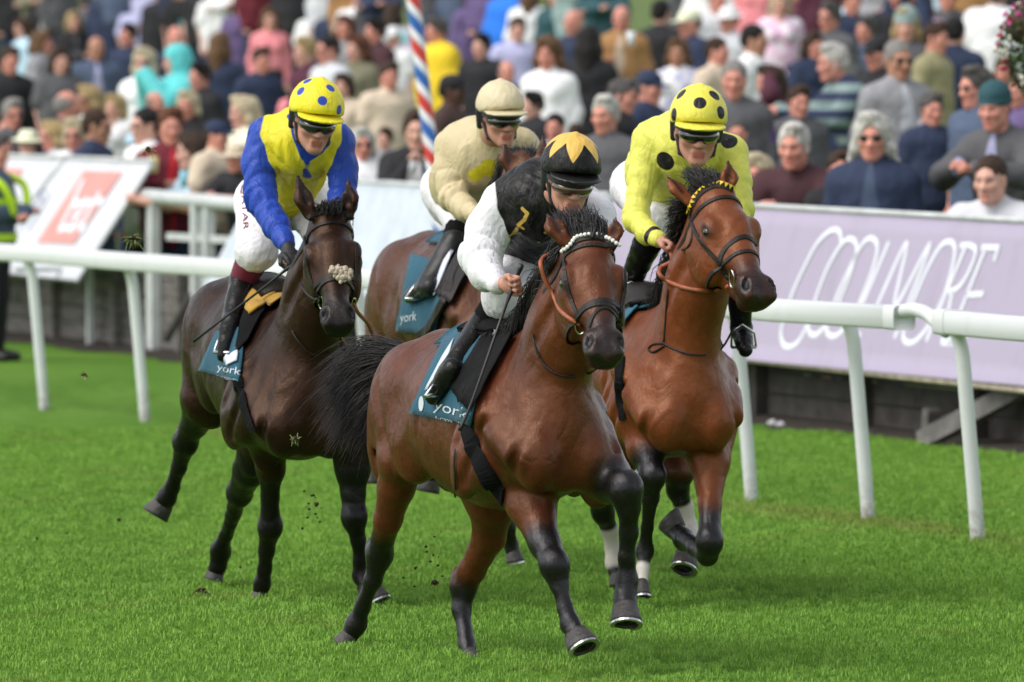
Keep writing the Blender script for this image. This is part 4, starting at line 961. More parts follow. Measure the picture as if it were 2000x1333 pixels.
    S.ell(cc + up2*rr[2]*.98, (.013, .013, .010), k=.012)
    v, f = S.surface(.006, wrinkles(sp['seed']+7, .0018, 1.3)); v = relax(v, f, 1)
    at = {}; Bc = bvh(v, f); loc = (v-cc)@A2.T; th = np.arccos(np.clip(loc[:, 2]/np.linalg.norm(loc, axis=1), -1, 1)); ph = np.arctan2(loc[:, 0], loc[:, 1])
    for nm, kind, pts, r in hs.get('marks', []):
        if kind == 'disc':
            val = np.full(len(v), -1.0)
            for x, y in pts:
                p, nn = hit(Bc, x, y, 0)
                if p is not None: val = np.maximum(val, r*D/F - np.linalg.norm(v-p, axis=1))
        elif kind == 'star':
            n, t0, t1, off = pts; x = np.abs(((ph+off)/(2*math.pi)*n) % 1 - .5)*2; val = (t0 + (t1-t0)*x - th)*.1
        elif kind == 'band': val = pts - (loc[:, 2] + .035*hk); 
        at[nm] = val
    he = obj('helmet', mesh_data('helmet', v, f, True, at), hs['mat'], root)
    S = Soft(.01); pc = cc - up2*.016*hk; S.ell(pc + fr2*.085*hk - up2*.004, np.array((.098, .088, .012))*hk, A2); S.ell(pc, np.array((.098, .118, .014))*hk, A2, k=.01)
    v, f = S.surface(.006); obj('peak', mesh_data('peak', v, f, True, {n_[0]: np.full(len(v), -1.0) for n_ in hs.get('marks', [])}), hs.get('peak', hs['mat']), he)
    # helmet shell and straps beside the face
    S = Soft(.008)
    for s in (-1, 1): S.seg(H(s*.080, -.01, .02), H(s*.066, .025, -.085), .012, .006, k=.01); S.seg(H(s*.086, -.02, .035), H(s*.084, -.025, -.035), .022, .016, k=.01)
    S.seg(H(-.066, .025, -.085), H(0, .05, -.122), .006, k=.008); S.seg(H(.066, .025, -.085), H(0, .05, -.122), .006, k=.008)
    v, f = S.surface(.005); obj('chin_strap', mesh_data('chin_strap', v, f, True), STRAP, he)
    g = sp.get('goggle', (.0, 1.0)); S = Soft(.01); S.ell(H(0, .046, -.003+g[0]), np.array((.077, .078, .042*g[1]))*hk, A); S.ell(H(0, .125, -.045+g[0]), np.array((.016, .05, .026))*hk, A, k=.01, op='d')
    v, f = S.surface(.005); go = obj('goggles', mesh_data('goggles', v, f, True), sp.get('lens', LENS), root)
    mb = MB(); ring = [H(.088*math.sin(t), .02 + .098*math.cos(t), .024+g[0]) for t in np.linspace(-2.0, 2.0, 25)]
    nn = [nrm(p - H(0, .0, .02)) for p in ring]
    mb.add(*ribbon(np.array(ring), nn, .022, .004)); mb.build('goggle_frame', STRAP, go, False)
    return dict(root=root, H=H, P=P, hc=hc, A=A)
def folds(arms, pel, che, seed, amp):
    "creases that wind round each sleeve, tightest at the elbow and wrist, and long folds down the back"
    rg = np.random.default_rng(seed); w1 = rg.normal(0, 1, 3)*13; w2 = rg.normal(0, 1, 3)*24; base = wrinkles(seed, amp*.45, .8); sp_ = nrm(pel-che); lat = nrm(np.cross(sp_, (0, 0, 1)))
    def f(P):
        wv = np.sin(P@w1) + .6*np.sin(P@w2 + 1); best = np.full(len(P), 9.0); ph = np.zeros(len(P)); wn = np.zeros(len(P))
        for k, a in enumerate(arms):
            L = np.concatenate([[0], np.cumsum(np.linalg.norm(np.diff(a, axis=0), axis=1))]); ie = 2
            for i in range(len(a)-1):
                ab = a[i+1]-a[i]; t = np.clip(((P-a[i])@ab)/(ab@ab), 0, 1); d = np.linalg.norm(P-a[i]-t[:, None]*ab, axis=1); s = L[i] + t*(L[i+1]-L[i])
                q = d < best; best = np.where(q, d, best); side = P@np.array((.55, -.35, .75))
                ph = np.where(q, s*105 + 30*side + 1.5*wv + k*2, ph); wn = np.where(q, np.exp(-((s-L[ie])/.11)**2) + .8*np.exp(-((s-L[-1])/.10)**2) + .35, wn)
        sl = amp*wn*(np.maximum(np.sin(ph), -.25)**3 if False else np.abs(np.sin(ph*.5))**.7 - .6)
        to = amp*.7*(np.abs(np.sin(P@lat*34 + 1.3*wv + P@sp_*9)) - .6)
        return (np.where(best < .085, -sl, -to) + base(P)).astype(np.float32)
    return f
YEL = (.72, .62, .025); BLUE = (.016, .058, .37)
J_B = dict(D=32.9, horse=HB, seed=3, label='jockey in yellow silks with blue sleeves and a blue spotted yellow cap',
    torso=[(548, 395, .98, 60), (566, 330, .68, 62), (588, 278, .44, 70)], neck=(604, 258, .32), head=(614, 236, .20), look=(16, 15, -6), hk=1.06,
    arms=[[(520, 265, .44, 33), (505, 320, .42, 30), (508, 385, .36, 28), (538, 440, .24, 22), (558, 476, .14, 17)], [(660, 275, .44, 30), (670, 330, .42, 26), (669, 395, .34, 24), (655, 440, .22, 20), (640, 470, .12, 17)]],
    hands=[((569, 505, .08), V(.5, -.6, -.6), V(.8, .5, .1)), ((632, 500, .06), V(-.4, -.7, -.6), V(.8, -.4, .1))],
    legs=[[(512, 395, .98, 50), (500, 492, .56, 38), (474, 548, .66, 25), (450, 640, .88, 17), (436, 694, .72, 14)], [(600, 395, .98, 46), (655, 500, .60, 34), (650, 545, .70, 25), (640, 640, .98, 18), (655, 690, .82, 14)]],
    sock=(cloth('maroon_sock', (.16, .012, .035), .7, .2), 0, .30), gloves=plain('black_glove', (.012, .012, .012), .6, .3, 30, .2),
    silk=silk('yellow_blue_silk', YEL, (('sleeve', BLUE), ('placket', BLUE))), marks=[('placket', 'line', [(600, 345), (598, 300)], (3, 16)), ('placket', 'line', [(598, 300), (575, 240), (568, 225)], (16, 7)), ('placket', 'line', [(600, 305), (625, 290), (640, 280)], (15, 7))],
    cap=dict(mat=silk('blue_spotted_yellow_silk', (.78, .68, .03), (('spot', (.03, .07, .40)),)), marks=[('spot', 'disc', [(587, 178), (630, 197), (586, 226), (646, 172), (663, 215), (600, 158)], 9.8)]), capk=1.04)
J_A = dict(D=29.3, horse=HA, seed=11, label='jockey in black silks with white sleeves and a gold star on a black cap',
    torso=[(1045, 485, .95, 72), (1045, 432, .68, 74), (1062, 392, .44, 84)], neck=(1092, 372, .32), head=(1112, 353, .16), look=(14, 15, -4), hk=1.04,
    arms=[[(984, 398, .44, 40), (958, 445, .46, 40), (938, 500, .42, 36), (950, 535, .32, 29), (973, 553, .20, 19)], [(1135, 395, .44, 34), (1165, 420, .38, 32), (1172, 465, .28, 28), (1150, 500, .16, 22), (1125, 525, .08, 18)]],
    hands=[((1000, 558, .12), V(.75, -.65, -.1), V(.30, .15, -1)), ((1100, 545, .05), V(-.2, -.9, -.3), V(1, .1, .1))],
    legs=[[(1030, 492, .95, 58), (985, 582, .52, 42), (948, 628, .62, 27), (880, 728, .88, 20), (846, 776, .74, 16)], [(1085, 492, .95, 52), (1105, 590, .60, 40), (1100, 640, .70, 28), (1085, 730, .98, 20), (1095, 778, .84, 16)]],
    sock=(BLACK_CLOTH, 0, .18),
    silk=silk('black_white_silk', (.006, .0055, .006), (('sleeve', (.75, .74, .77)), ('emblem', (.55, .36, .07)))), marks=[('emblem', 'line', [(1020, 408), (1030, 417), (1024, 430)], (4, 4)), ('emblem', 'line', [(1024, 430), (1012, 440), (1022, 447)], (4, 3)), ('emblem', 'line', [(1010, 447), (1002, 458), (995, 462)], (4, 3)), ('emblem', 'disc', [(1065, 455), (1052, 474), (1008, 456)], 3.5)],
    cap=dict(mat=silk('gold_star_black_silk', (.006, .0055, .006), (('star', (.72, .45, .10)),)), peak=plain('black_peak', (.014, .013, .014), .35, .2, 20), marks=[('star', 'star', (7, .62, 1.26, .25), 0)]), lens=plain('amber_goggle_lens', (.07, .03, .015), .08, .2, 10, coat=1.0), capk=1.04, goggle=(-.006, .95))
J_C = dict(D=33.0, horse=HC_, seed=23, wr=.0085, label='jockey in plain yellow silks with black discs and a black spotted yellow cap',
    torso=[(1272, 375, 1.0, 58), (1295, 335, .70, 66), (1335, 285, .44, 74)], neck=(1352, 268, .32), head=(1362, 256, .16), look=(5, 11, -3), hk=1.15,
    arms=[[(1272, 275, .44, 36), (1255, 345, .40, 26), (1241, 428, .32, 22), (1265, 455, .20, 19), (1284, 468, .12, 16)], [(1428, 298, .44, 30), (1440, 350, .38, 24), (1446, 410, .30, 22), (1435, 445, .18, 18), (1420, 468, .08, 16)]],
    hands=[((1304, 478, .06), V(.8, -.5, -.3), V(.4, .8, -.2)), ((1408, 482, .03), V(-.5, -.8, -.2), V(.4, -.8, -.1))],
    legs=[[(1242, 362, 1.0, 46), (1285, 442, .56, 36), (1262, 480, .64, 26), (1228, 560, .88, 18), (1215, 605, .74, 15)], [(1310, 375, 1.0, 44), (1425, 470, .56, 34), (1442, 530, .66, 25), (1448, 640, .86, 18), (1456, 684, .72, 15)]],
    sock=(BLACK_CLOTH, 0, .05),
    silk=silk('yellow_silk', (.70, .69, .12), (('disc', (.012, .012, .016)), ('cuff', (.012, .012, .016)))), marks=[('disc', 'disc', [(1298, 316), (1422, 272)], 20), ('cuff', 'cuff', 0, (.022, .045))],
    cap=dict(mat=silk('black_spotted_yellow_silk', (.78, .70, .09), (('spot', (.012, .012, .015)),)), marks=[('spot', 'disc', [(1315, 224), (1367, 201), (1409, 220), (1330, 184), (1396, 186)], 13)]), capk=1.02)
J_D = dict(D=35.0, horse=HD, seed=31, label='jockey in cream silks with yellow diamonds and a plain cream cap',
    torso=[(890, 395, 1.0, 56), (912, 350, .70, 64), (938, 300, .46, 74)], neck=(962, 262, .32), head=(976, 231, .20), look=(22, 8, 2), hk=1.03,
    arms=[[(888, 285, .46, 34), (878, 340, .44, 27), (884, 385, .38, 24), (908, 408, .28, 20), (928, 420, .18, 17)], [(1018, 285, .46, 32), (1035, 340, .42, 26), (1040, 390, .34, 24), (1020, 420, .2, 20), (1000, 440, .1, 17)]],
    hands=[((940, 428, .12), V(.8, -.5, -.3), V(.4, .8, -.2)), ((985, 450, .06), V(-.5, -.8, -.2), V(.4, -.8, -.1))],
    legs=[[(872, 368, 1.0, 46), (905, 435, .58, 34), (888, 478, .66, 27), (838, 556, .92, 19), (800, 580, .80, 16)], [(930, 380, 1.0, 44), (1010, 470, .58, 34), (1025, 520, .66, 25), (1035, 580, .9, 18), (1040, 620, .76, 15)]],
    sock=(BLACK_CLOTH, 0, .12), boot=plain('grey_black_boot', (.018, .018, .019), .36, .4, 10, .3, 14, spec=.32), gloves=plain('black_riding_glove', (.012, .012, .012), .6, .3, 30, .2),
    silk=silk('cream_silk', (.60, .50, .30), (('diamond', (.62, .52, .02)),)), marks=[('diamond', 'line', [(925, 345), (955, 325), (975, 345)], (12, 16))],
    cap=dict(mat=silk('cream_cap_silk', (.64, .55, .36), (('band', (.03, .03, .02)),)), peak=plain('cream_peak', (.60, .52, .33), .5, .1), marks=[('band', 'band', .010, 0)]), capk=.98)
JB, JA, JC, JD = build_jockey(J_B), build_jockey(J_A), build_jockey(J_C), build_jockey(J_D)
# ---------------------------------------------------------------- tack, hair, cloths, lettering
TEAL = cloth('teal_saddle_cloth', (.012, .085, .135), .7, .3)
WHITE_CLOTH = cloth('white_pad_cloth', (.66, .70, .80), .7, .35)
GREYPAD = cloth('grey_pad_cloth', (.30, .28, .29), .7, .3)
GOLD_CLOTH = cloth('gold_pad_cloth', (.42, .24, .035), .75, .3)
LETTER = plain('white_print', (.52, .57, .60), .6, .05)
MAROON = plain('maroon_print', (.20, .012, .04), .6, .05)
YELLOW = plain('yellow_trim', (.72, .50, .02), .5, .1)
PEARL = plain('white_bead', (.80, .78, .72), .25, .1, coat=.6)
def strap(hz, name, px, w, mat=LEATHER, parent=None, n=20, off=.002, thick=.004):
    P, Nn = drape(hz['B'], px, n, off)
    if len(P) < 3: return None
    P[1:-1] = (P[:-2]+2*P[1:-1]+P[2:])/4
    mb = MB(); mb.add(*ribbon(P, Nn, w, thick)); return mb.build(name, mat, parent or hz['root'], False)
def patch(B, quad, name, mat, parent, nu=14, nv=14, off=.01, thick=.006, wave=.0):
    q = np.array(quad, float); top = []; ok = np.zeros((nv, nu), bool); P = np.zeros((nv, nu, 3)); Nn = np.zeros((nv, nu, 3))
    for j in range(nv):
        for i in range(nu):
            s, t = i/(nu-1), j/(nv-1); x, y = (q[0]*(1-s)+q[1]*s)*(1-t) + (q[3]*(1-s)+q[2]*s)*t
            p, n_ = hit(B, x, y, off + wave*t*math.sin(s*9+1))
            if p is not None: P[j, i] = p; Nn[j, i] = n_; ok[j, i] = True
    best = set(); seen = set()
    for j0 in range(nv):          # one connected piece only
        for i0 in range(nu):
            if not ok[j0, i0] or (j0, i0) in seen: continue
            st = [(j0, i0)]; comp = {(j0, i0)}
            while st:
                j, i = st.pop()
                for a in ((j+1, i), (j-1, i), (j, i+1), (j, i-1)):
                    if 0 <= a[0] < nv and 0 <= a[1] < nu and ok[a] and a not in comp and np.linalg.norm(P[a]-P[j, i]) < .25: comp.add(a); st.append(a)
            seen |= comp
            if len(comp) > len(best): best = comp
    ok[:] = False
    for a in best: ok[a] = True
    vs = np.concatenate([(P+Nn*thick).reshape(-1, 3), P.reshape(-1, 3)]); N = nu*nv; fs = []
    cell = {(j, i) for j in range(nv-1) for i in range(nu-1) if ok[j:j+2, i:i+2].all() and np.linalg.norm(P[j, i]-P[j+1, i+1]) < .32 and np.linalg.norm(P[j+1, i]-P[j, i+1]) < .32}
    comps = []
    while cell:
        st = [cell.pop()]; cp = set(st)
        while st:
            j, i = st.pop()
            for a in ((j+1, i), (j-1, i), (j, i+1), (j, i-1)):
                if a in cell: cell.discard(a); cp.add(a); st.append(a)
        comps.append(cp)
    cp = max(comps, key=len); edge = {}
    for j, i in cp:
        a = [j*nu+i, j*nu+i+1, (j+1)*nu+i+1, (j+1)*nu+i]; fs += [tuple(a[::-1]), tuple(x+N for x in a)]
        for k in range(4):
            e = (a[k], a[(k+1) % 4]); r_ = (e[1], e[0])
            if r_ in edge: del edge[r_]
            else: edge[e] = 1
    fs += [(e[0], e[1], e[1]+N, e[0]+N) for e in edge]
    used = sorted({x for q in fs for x in q}); mp = {x: n_ for n_, x in enumerate(used)}; vs = vs[used]; fs = [tuple(mp[x] for x in q) for q in fs]
    me = mesh_data(name, vs, fs, True); o = obj(name, me, mat, parent)
    return o, bvh(vs, [f for f in fs])
def wrap(hz, name, mat, f0, f1, a0, a1, off, parent, thick=.008, nf=8, na=24):
    T, l = hz['T'], hz['l']; P = np.zeros((na, nf, 3)); Q = P.copy()
    for i in range(na):
        for j in range(nf):
            a = R(a0+(a1-a0)*i/(na-1)); ff = f0+(f1-f0)*j/(nf-1); c = T(ff, 0, 1.14); d = V(0, 0, 1)*math.cos(a) + l*math.sin(a)
            h = hz['B'].ray_cast(Vector(c + d*.9), Vector(-d)); p = np.array(h[0]) if h[0] is not None else c + d*.3
            P[i, j] = p + d*off; Q[i, j] = p + d*(off+thick)
    vs = np.concatenate([Q.reshape(-1, 3), P.reshape(-1, 3)]); N = na*nf; fs = []
    for i in range(na-1):
        for j in range(nf-1):
            a = [i*nf+j, i*nf+j+1, (i+1)*nf+j+1, (i+1)*nf+j]; fs += [tuple(a), tuple(x+N for x in a[::-1])]
        for j in (0, nf-1): fs.append((i*nf+j, (i+1)*nf+j, (i+1)*nf+j+N, i*nf+j+N))
    for j in range(nf-1):
        for i in (0, na-1): fs.append((i*nf+j, i*nf+j+1, i*nf+j+1+N, i*nf+j+N))
    return obj(name, mesh_data(name, vs, fs, True), mat, parent)
def text_mesh(s, italic=0.0):
    cu = bpy.data.curves.new('lettering', 'FONT'); cu.body = s; cu.resolution_u = 3; cu.shear = italic
    o = bpy.data.objects.new('lettering', cu); col.objects.link(o); bpy.context.view_layer.update()
    me = o.to_mesh(); v = np.array([x.co[:] for x in me.vertices])[:, :2]; f = [tuple(p.vertices) for p in me.polygons]
    o.to_mesh_clear(); bpy.data.objects.remove(o); bpy.data.curves.remove(cu)
    v = v - v.min(0); return v/v.max(0), f
def letter(B, s, o, ex, ey, name, mat, parent, off=.003, italic=0.0):
    "lettering laid on a surface: o = lower left, ex = along the line, ey = up, in photograph pixels"
    v, f = text_mesh(s, italic); P = []; ok = []
    for x, y in v:
        p, n_ = hit(B, o[0]+ex[0]*x+ey[0]*y, o[1]+ex[1]*x+ey[1]*y, off); ok.append(p is not None); P.append(p if p is not None else V(0, 0, 0))
    f = [q for q in f if all(ok[i] for i in q)]
    return obj(name, mesh_data(name, np.array(P), f, False), mat, parent) if f else None
def ring(c, nx, ny, rx, ry, r, mb, n=22):
    mb.tube([c + nx*rx*math.cos(2*math.pi*i/n) + ny*ry*math.sin(2*math.pi*i/n) for i in range(n+1)], r, 6, False)
def bit(hz, px, rx, ry, parent):
    p, nn = hit(hz['B'], *px, .006)
    if p is None: return
    mb = MB(); x = nrm(V(1, 0, 0) - nn*nn[0]); ring(p, x, np.cross(nn, x), rx, ry, .0042, mb); mb.build('bit_ring', STEEL, parent, True)
def bridle(hz):
    t = bpy.data.objects.new('bridle', None); col.objects.link(t); t.location = Vector(hz['H'](0, 0, 0)); bpy.context.view_layer.update()
    m = t.location.copy(); own(t, hz['root'])
    t2 = t
    return t2
def crown(hz, br, w=.020):
    "headpiece behind the ears, throat lash and chin straps right round the head"
    H, s, o, a = hz['H'], hz['s'], hz['o'], hz['a']
    for nm, t0, c0, rr in (('headpiece', .06, -.09, .3), ('chin_strap', .60, -.09, .3)):
        P = []; Nn = []
        for an in np.linspace(0, 2*math.pi, 40):
            d = s*math.cos(an) + o*math.sin(an); c = H(t0, 0, c0); h = hz['B'].ray_cast(Vector(c + d*rr), Vector(-d), rr)
            if h[0] is not None: P.append(np.array(h[0]) + d*.002); Nn.append(d)
        if len(P) > 8: mb = MB(); mb.add(*ribbon(np.array(P), Nn, w, .004)); mb.build(nm, LEATHER, br)
def loopline(hz, name, pts, r, mat, parent=None, n=30):
    D = hz['D']; q = []
    for x, y, z in pts: q.append(U(x, y, D+z))
    mb = MB(); mb.tube(spline(q, n), r, 6); return mb.build(name, mat, parent or hz['root'], True)
def on(hz, px, off=.006):
    "the depth beyond the horse's own reference at which its surface shows at px"
    p, n_ = hit(hz['B'], px[0], px[1], off); d = (p - np.array((0, 0, HC))) @ np.array((0, CP, -SP)); return (px[0], px[1], d-hz['D'])
def line_on(hz, name, pxs, r, mat, parent=None, off=.008):
    q = []
    for p in pxs:
        if len(p) == 3: q.append(p)
        else:
            try: q.append(on(hz, p, off))
            except Exception: q.append((*p, q[-1][2] if q else 0))
    return loopline(hz, name, q, r, mat, parent)
def tail(hz, guides, n, w=.0042, seed=5, jit=.016):
    D = hz['D']; strands('tail', HAIR_BLACK, hz['root'], [[U(x, y, D+z) for x, y, z in g] for g in guides], n, jit, w, seed, 12)
def mane(hz, name, guides, n, w=.0035, seed=2, jit=.008):
    D = hz['D']; strands(name, HAIR_BLACK, hz['root'], [[U(x, y, D+z) for x, y, z in g] for g in guides], n, jit, w, seed, 8)
def crest(hz, n=420, seed=4, length=.12, side=-1, flow=.05, up=.03):
    "the mane along the top of the neck, thrown back and to one side"
    H, T, l, f = hz['H'], hz['T'], hz['l'], hz['f']; a = H(.02, 0, -.13); b = T(-.42, 0, 1.36); gs = []
    for t in np.linspace(0, 1, 7):
        c = a*(1-t)+b*t + V(0, 0, .05*math.sin(t*3.1)); h = hz['B'].ray_cast(Vector(c + V(0, .12, .35)), Vector(nrm(V(0, -.3, -1))))
        c = np.array(h[0]) if h[0] is not None else c
        gs.append([c - V(0, 0, .01), c + V(0, .01, up) + l*side*.03, c + l*side*.08 - f*flow + V(0, 0, up*.2), c + l*side*(.09) - f*flow*1.6 - V(0, 0, length)])
    strands('mane', HAIR_BLACK, hz['root'], gs, n, .010, .004, seed, 8)
def brow_beads(hz, px, n, r, br, kind):
    P, Nn = drape(hz['B'], px, 60, .006); L = np.concatenate([[0], np.cumsum(np.linalg.norm(np.diff(P, axis=0), axis=1))]); q = np.linspace(0, L[-1], n)
    C = np.stack([np.interp(q, L, P[:, i]) for i in range(3)], 1); N2 = np.stack([np.interp(q, L, Nn[:, i]) for i in range(3)], 1)
    if kind == 'bead':
        mb = MB()
        for c, k in zip(C, N2): mb.sphere(c + nrm(k)*r*.4, r, 10, 6)
        return mb.build('bead_trim', PEARL, br, True)
    mb = MB()
    for i in range(n-1):
        t = nrm(C[i+1]-C[i]); k = nrm(N2[i]); x = np.cross(t, k); L_ = np.linalg.norm(C[i+1]-C[i]); c = C[i]; vs = []
        for z in (.003, .007): vs += [c - x*r + k*z, c + t*L_*.92 - x*r + k*z, c + t*L_*.46 + x*r + k*z]
        mb.add(vs, [(0, 2, 1), (3, 4, 5), (0, 1, 4, 3), (1, 2, 5, 4), (2, 0, 3, 5)])
    return mb.build('zigzag_trim', YELLOW, br)
# --- front bay
br = bridle(HA); bb = strap(HA, 'browband', [(1103, 497), (1122, 474), (1153, 466), (1187, 470), (1211, 487)], .022, LEATHER, br)
brow_beads(HA, [(1102, 492), (1122, 469), (1153, 461), (1187, 465), (1212, 483)], 27, .0085, br, 'bead')
strap(HA, 'cheek_strap', [(1104, 492), (1102, 520), (1108, 560), (1119, 595), (1131, 622)], .017, LEATHER, br)
strap(HA, 'cheek_strap', [(1212, 490), (1219, 530), (1219, 570), (1213, 600)], .017, LEATHER, br)
strap(HA, 'noseband', [(1126, 622), (1140, 602), (1160, 590), (1183, 587), (1203, 596), (1212, 606)], .024, LEATHER, br)
strap(HA, 'flash_strap', [(1152, 640), (1158, 618), (1172, 603), (1190, 604), (1205, 622), (1214, 636)], .014, LEATHER, br)
bit(HA, (1134, 634), .020, .036, br); crown(HA, br)
line_on(HA, 'rein', [(1134, 636), (1112, 622), (1094, 606), (1082, 580), (1064, 545), (1056, 515), (1064, 502, -.02), (1080, 500, -.02), (1098, 545, .02)], .009, TAN)
line_on(HA, 'rein', [(1210, 630), (1215, 600), (1212, 560, -.1), (1180, 540, .1), (1110, 545, .06)], .007, LEATHER)
line_on(HA, 'neck_strap', [(1043, 614, .18), (1040, 655), (1058, 706), (1086, 730), (1119, 736), (1150, 730), (1170, 716)], .0045, LEATHER)
mane(HA, 'forelock', [[(1108, 466, -.2), (1090, 436, -.17), (1079, 414, -.08)], [(1128, 464, -.24), (1122, 426, -.2), (1112, 409, -.1)], [(1155, 464, -.26), (1152, 430, -.22), (1140, 410, -.12)], [(1184, 470, -.24), (1180, 440, -.2), (1170, 424, -.1)]], 420)
crest(HA, 520)
mane(HA, 'mane_side', [[(1112, 474, -.12), (1086, 492, -.14), (1076, 524, -.12)], [(1100, 505, -.02), (1072, 530, -.04), (1060, 566, 0)], [(1086, 545, .06), (1060, 572, .04), (1050, 604, .08)], [(1064, 585, .18), (1048, 604, .16), (1042, 630, .2)]], 420, .004, 8)
tail(HA, [[(812, 690, 1.42), (765, 684, 1.6), (715, 676, 1.7), (668, 708, 1.7), (638, 742, 1.65)], [(806, 696, 1.42), (756, 704, 1.6), (705, 722, 1.68), (660, 768, 1.66), (634, 800, 1.6)], [(802, 702, 1.42), (752, 730, 1.6), (702, 766, 1.66), (668, 815, 1.62), (648, 858, 1.56)],
          [(798, 712, 1.42), (762, 752, 1.58), (728, 795, 1.62), (700, 838, 1.58), (684, 868, 1.52)], [(796, 720, 1.42), (772, 775, 1.55), (748, 815, 1.58), (728, 838, 1.54), (712, 856, 1.5)]], 2100, .0020, jit=.034)
cl, cb = patch(HA['B'], [(872, 664), (955, 640), (925, 832), (806, 808)], 'saddle_cloth', TEAL, HA['root'], off=.012, wave=.004)
wrap(HA, 'saddle_cloth', TEAL, -.45, -.98, -25, 112, .010, HA['root'])
letter(cb, 'york', (846, 806), (66, 20), (6, -26), 'cloth_lettering', LETTER, cl); letter(cb, 'RACECOURSE', (850, 818), (52, 14), (1, -5), 'cloth_lettering', LETTER, cl)
rq = MB(); c_, n_ = hit(cb, 824, 789, .004)
if c_ is not None:
    x_ = nrm(V(1, 0, 0)-n_*n_[0]); y_ = np.cross(n_, x_); rq.add([c_ + x_*.020*math.cos(t)*s_ + y_*.030*math.sin(t)*s_ for s_ in (1,) for t in np.linspace(0, 2*math.pi, 18)[:-1]], [tuple(range(17))]); rq.build('cloth_emblem', LETTER, cl)
patch(HA['B'], [(872, 700), (892, 668), (868, 760), (838, 765)], 'cloth_stripe', LETTER, cl, 6, 8, off=.0215, thick=.001)
patch(HA['B'], [(952, 664), (1040, 610), (928, 806), (893, 762)], 'saddle_flap', plain('black_saddle', (.008, .0078, .008), .7, .2, 30, .2, 40, spec=.1), HA['root'], off=.028)
patch(HA['B'], [(970, 655), (1040, 609), (1036, 622), (965, 672)], 'numnah_edge', GREYPAD, HA['root'], 12, 4, off=.036)
wrap(HA, 'saddle', plain('black_saddle', (.008, .0078, .008), .7, .2, 30, .2, 40, spec=.1), -.45, -.80, -18, 55, .03, HA['root'], .02)
strap(HA, 'girth', [(908, 820), (918, 855), (938, 905), (962, 945), (985, 972)], .085, BLACK_CLOTH, None, 26, .004, .008)
strap(HA, 'surcingle', [(892, 880), (890, 905), (892, 940), (891, 968)], .010, LEATHER, None, 12, .006)
# --- dark horse
br = bridle(HB); strap(HB, 'browband', [(594, 432), (612, 420), (645, 414), (675, 418), (692, 430)], .020, LEATHER, br)
strap(HB, 'cheek_strap', [(595, 432), (595, 470), (600, 520), (610, 555), (622, 582)], .016, LEATHER, br); strap(HB, 'cheek_strap', [(692, 432), (696, 480), (695, 530), (690, 580)], .016, LEATHER, br)
strap(HB, 'noseband', [(612, 562), (630, 548), (650, 538), (672, 536), (690, 546)], .020, LEATHER, br)
bit(HB, (629, 590), .014, .030, br); bit(HB, (690, 590), .010, .026, br); crown(HB, br)
line_on(HB, 'rein', [(625, 592), (604, 578), (588, 556, -.12), (574, 532, .0), (568, 515, .07)], .008, LEATHER); line_on(HB, 'rein', [(690, 592), (700, 612, -.3), (718, 632, .1), (728, 655, .3)], .009, TAN)
line_on(HB, 'neck_strap', [(568, 540, .1), (560, 595, .1), (572, 650), (605, 690), (640, 696), (678, 688), (704, 672)], .004, LEATHER)
p_, n_ = hit(HB['B'], 665, 539, .012); mb = MB(); rg = np.random.default_rng(3)
for i in range(120):
    a_ = rg.uniform(0, 6.28); q = .028 + rg.normal(0, .008); x_ = nrm(V(1, 0, 0)-n_*n_[0]); y_ = np.cross(n_, x_)
    mb.sphere(p_ + x_*math.cos(a_)*q*1.1 + y_*math.sin(a_)*q*.85 + n_*rg.uniform(0, .02), rg.uniform(.006, .013), 7, 5)
mb.build('sheepskin_tuft', plain('cream_sheepskin', (.50, .42, .32), .9, .3, 60, .6, 90), br, True)
mane(HB, 'forelock', [[(618, 420, -.22), (622, 404, -.24), (628, 418, -.34)], [(645, 414, -.24), (648, 396, -.26), (650, 414, -.36)], [(672, 420, -.22), (668, 402, -.24), (664, 418, -.34)]], 160); crest(HB, 380, 6, .08, 1)
cl, cb = patch(HB['B'], [(428, 650), (484, 640), (470, 747), (395, 723)], 'saddle_cloth', TEAL, HB['root'], off=.012, wave=.004)
wrap(HB, 'saddle_cloth', TEAL, -.5, -.98, -20, 112, .010, HB['root'])
letter(cb, 'york', (424, 728), (44, 10), (3, -18), 'cloth_lettering', LETTER, cl); letter(cb, 'RACECOURSE', (424, 737), (40, 9), (1, -4), 'cloth_lettering', LETTER, cl)
patch(HB['B'], [(449, 700), (470, 694), (468, 712), (452, 718)], 'cloth_corner', WHITE_CLOTH, cl, 6, 6, off=.026)
patch(HB['B'], [(486, 598), (530, 585), (492, 668), (466, 696)], 'saddle_flap', BLACK_CLOTH, HB['root'], off=.02)
patch(HB['B'], [(476, 580), (574, 536), (556, 572), (496, 622)], 'wither_pad', GOLD_CLOTH, HB['root'], off=.03, thick=.012)
wrap(HB, 'wither_pad', GOLD_CLOTH, -.34, -.62, -15, 75, .03, HB['root']); wrap(HB, 'saddle', LEATHER, -.5, -.85, -15, 55, .035, HB['root'], .02)
strap(HB, 'girth', [(466, 742), (474, 780), (484, 812), (496, 842)], .06, BLACK_CLOTH, None, 20, .004, .008)
tail(HB, [[(470, 560, 1.72), (430, 600, 1.95), (420, 680, 2.1), (430, 760, 2.1)], [(480, 560, 1.72), (460, 620, 1.95), (455, 700, 2.1), (470, 780, 2.1)]], 300)
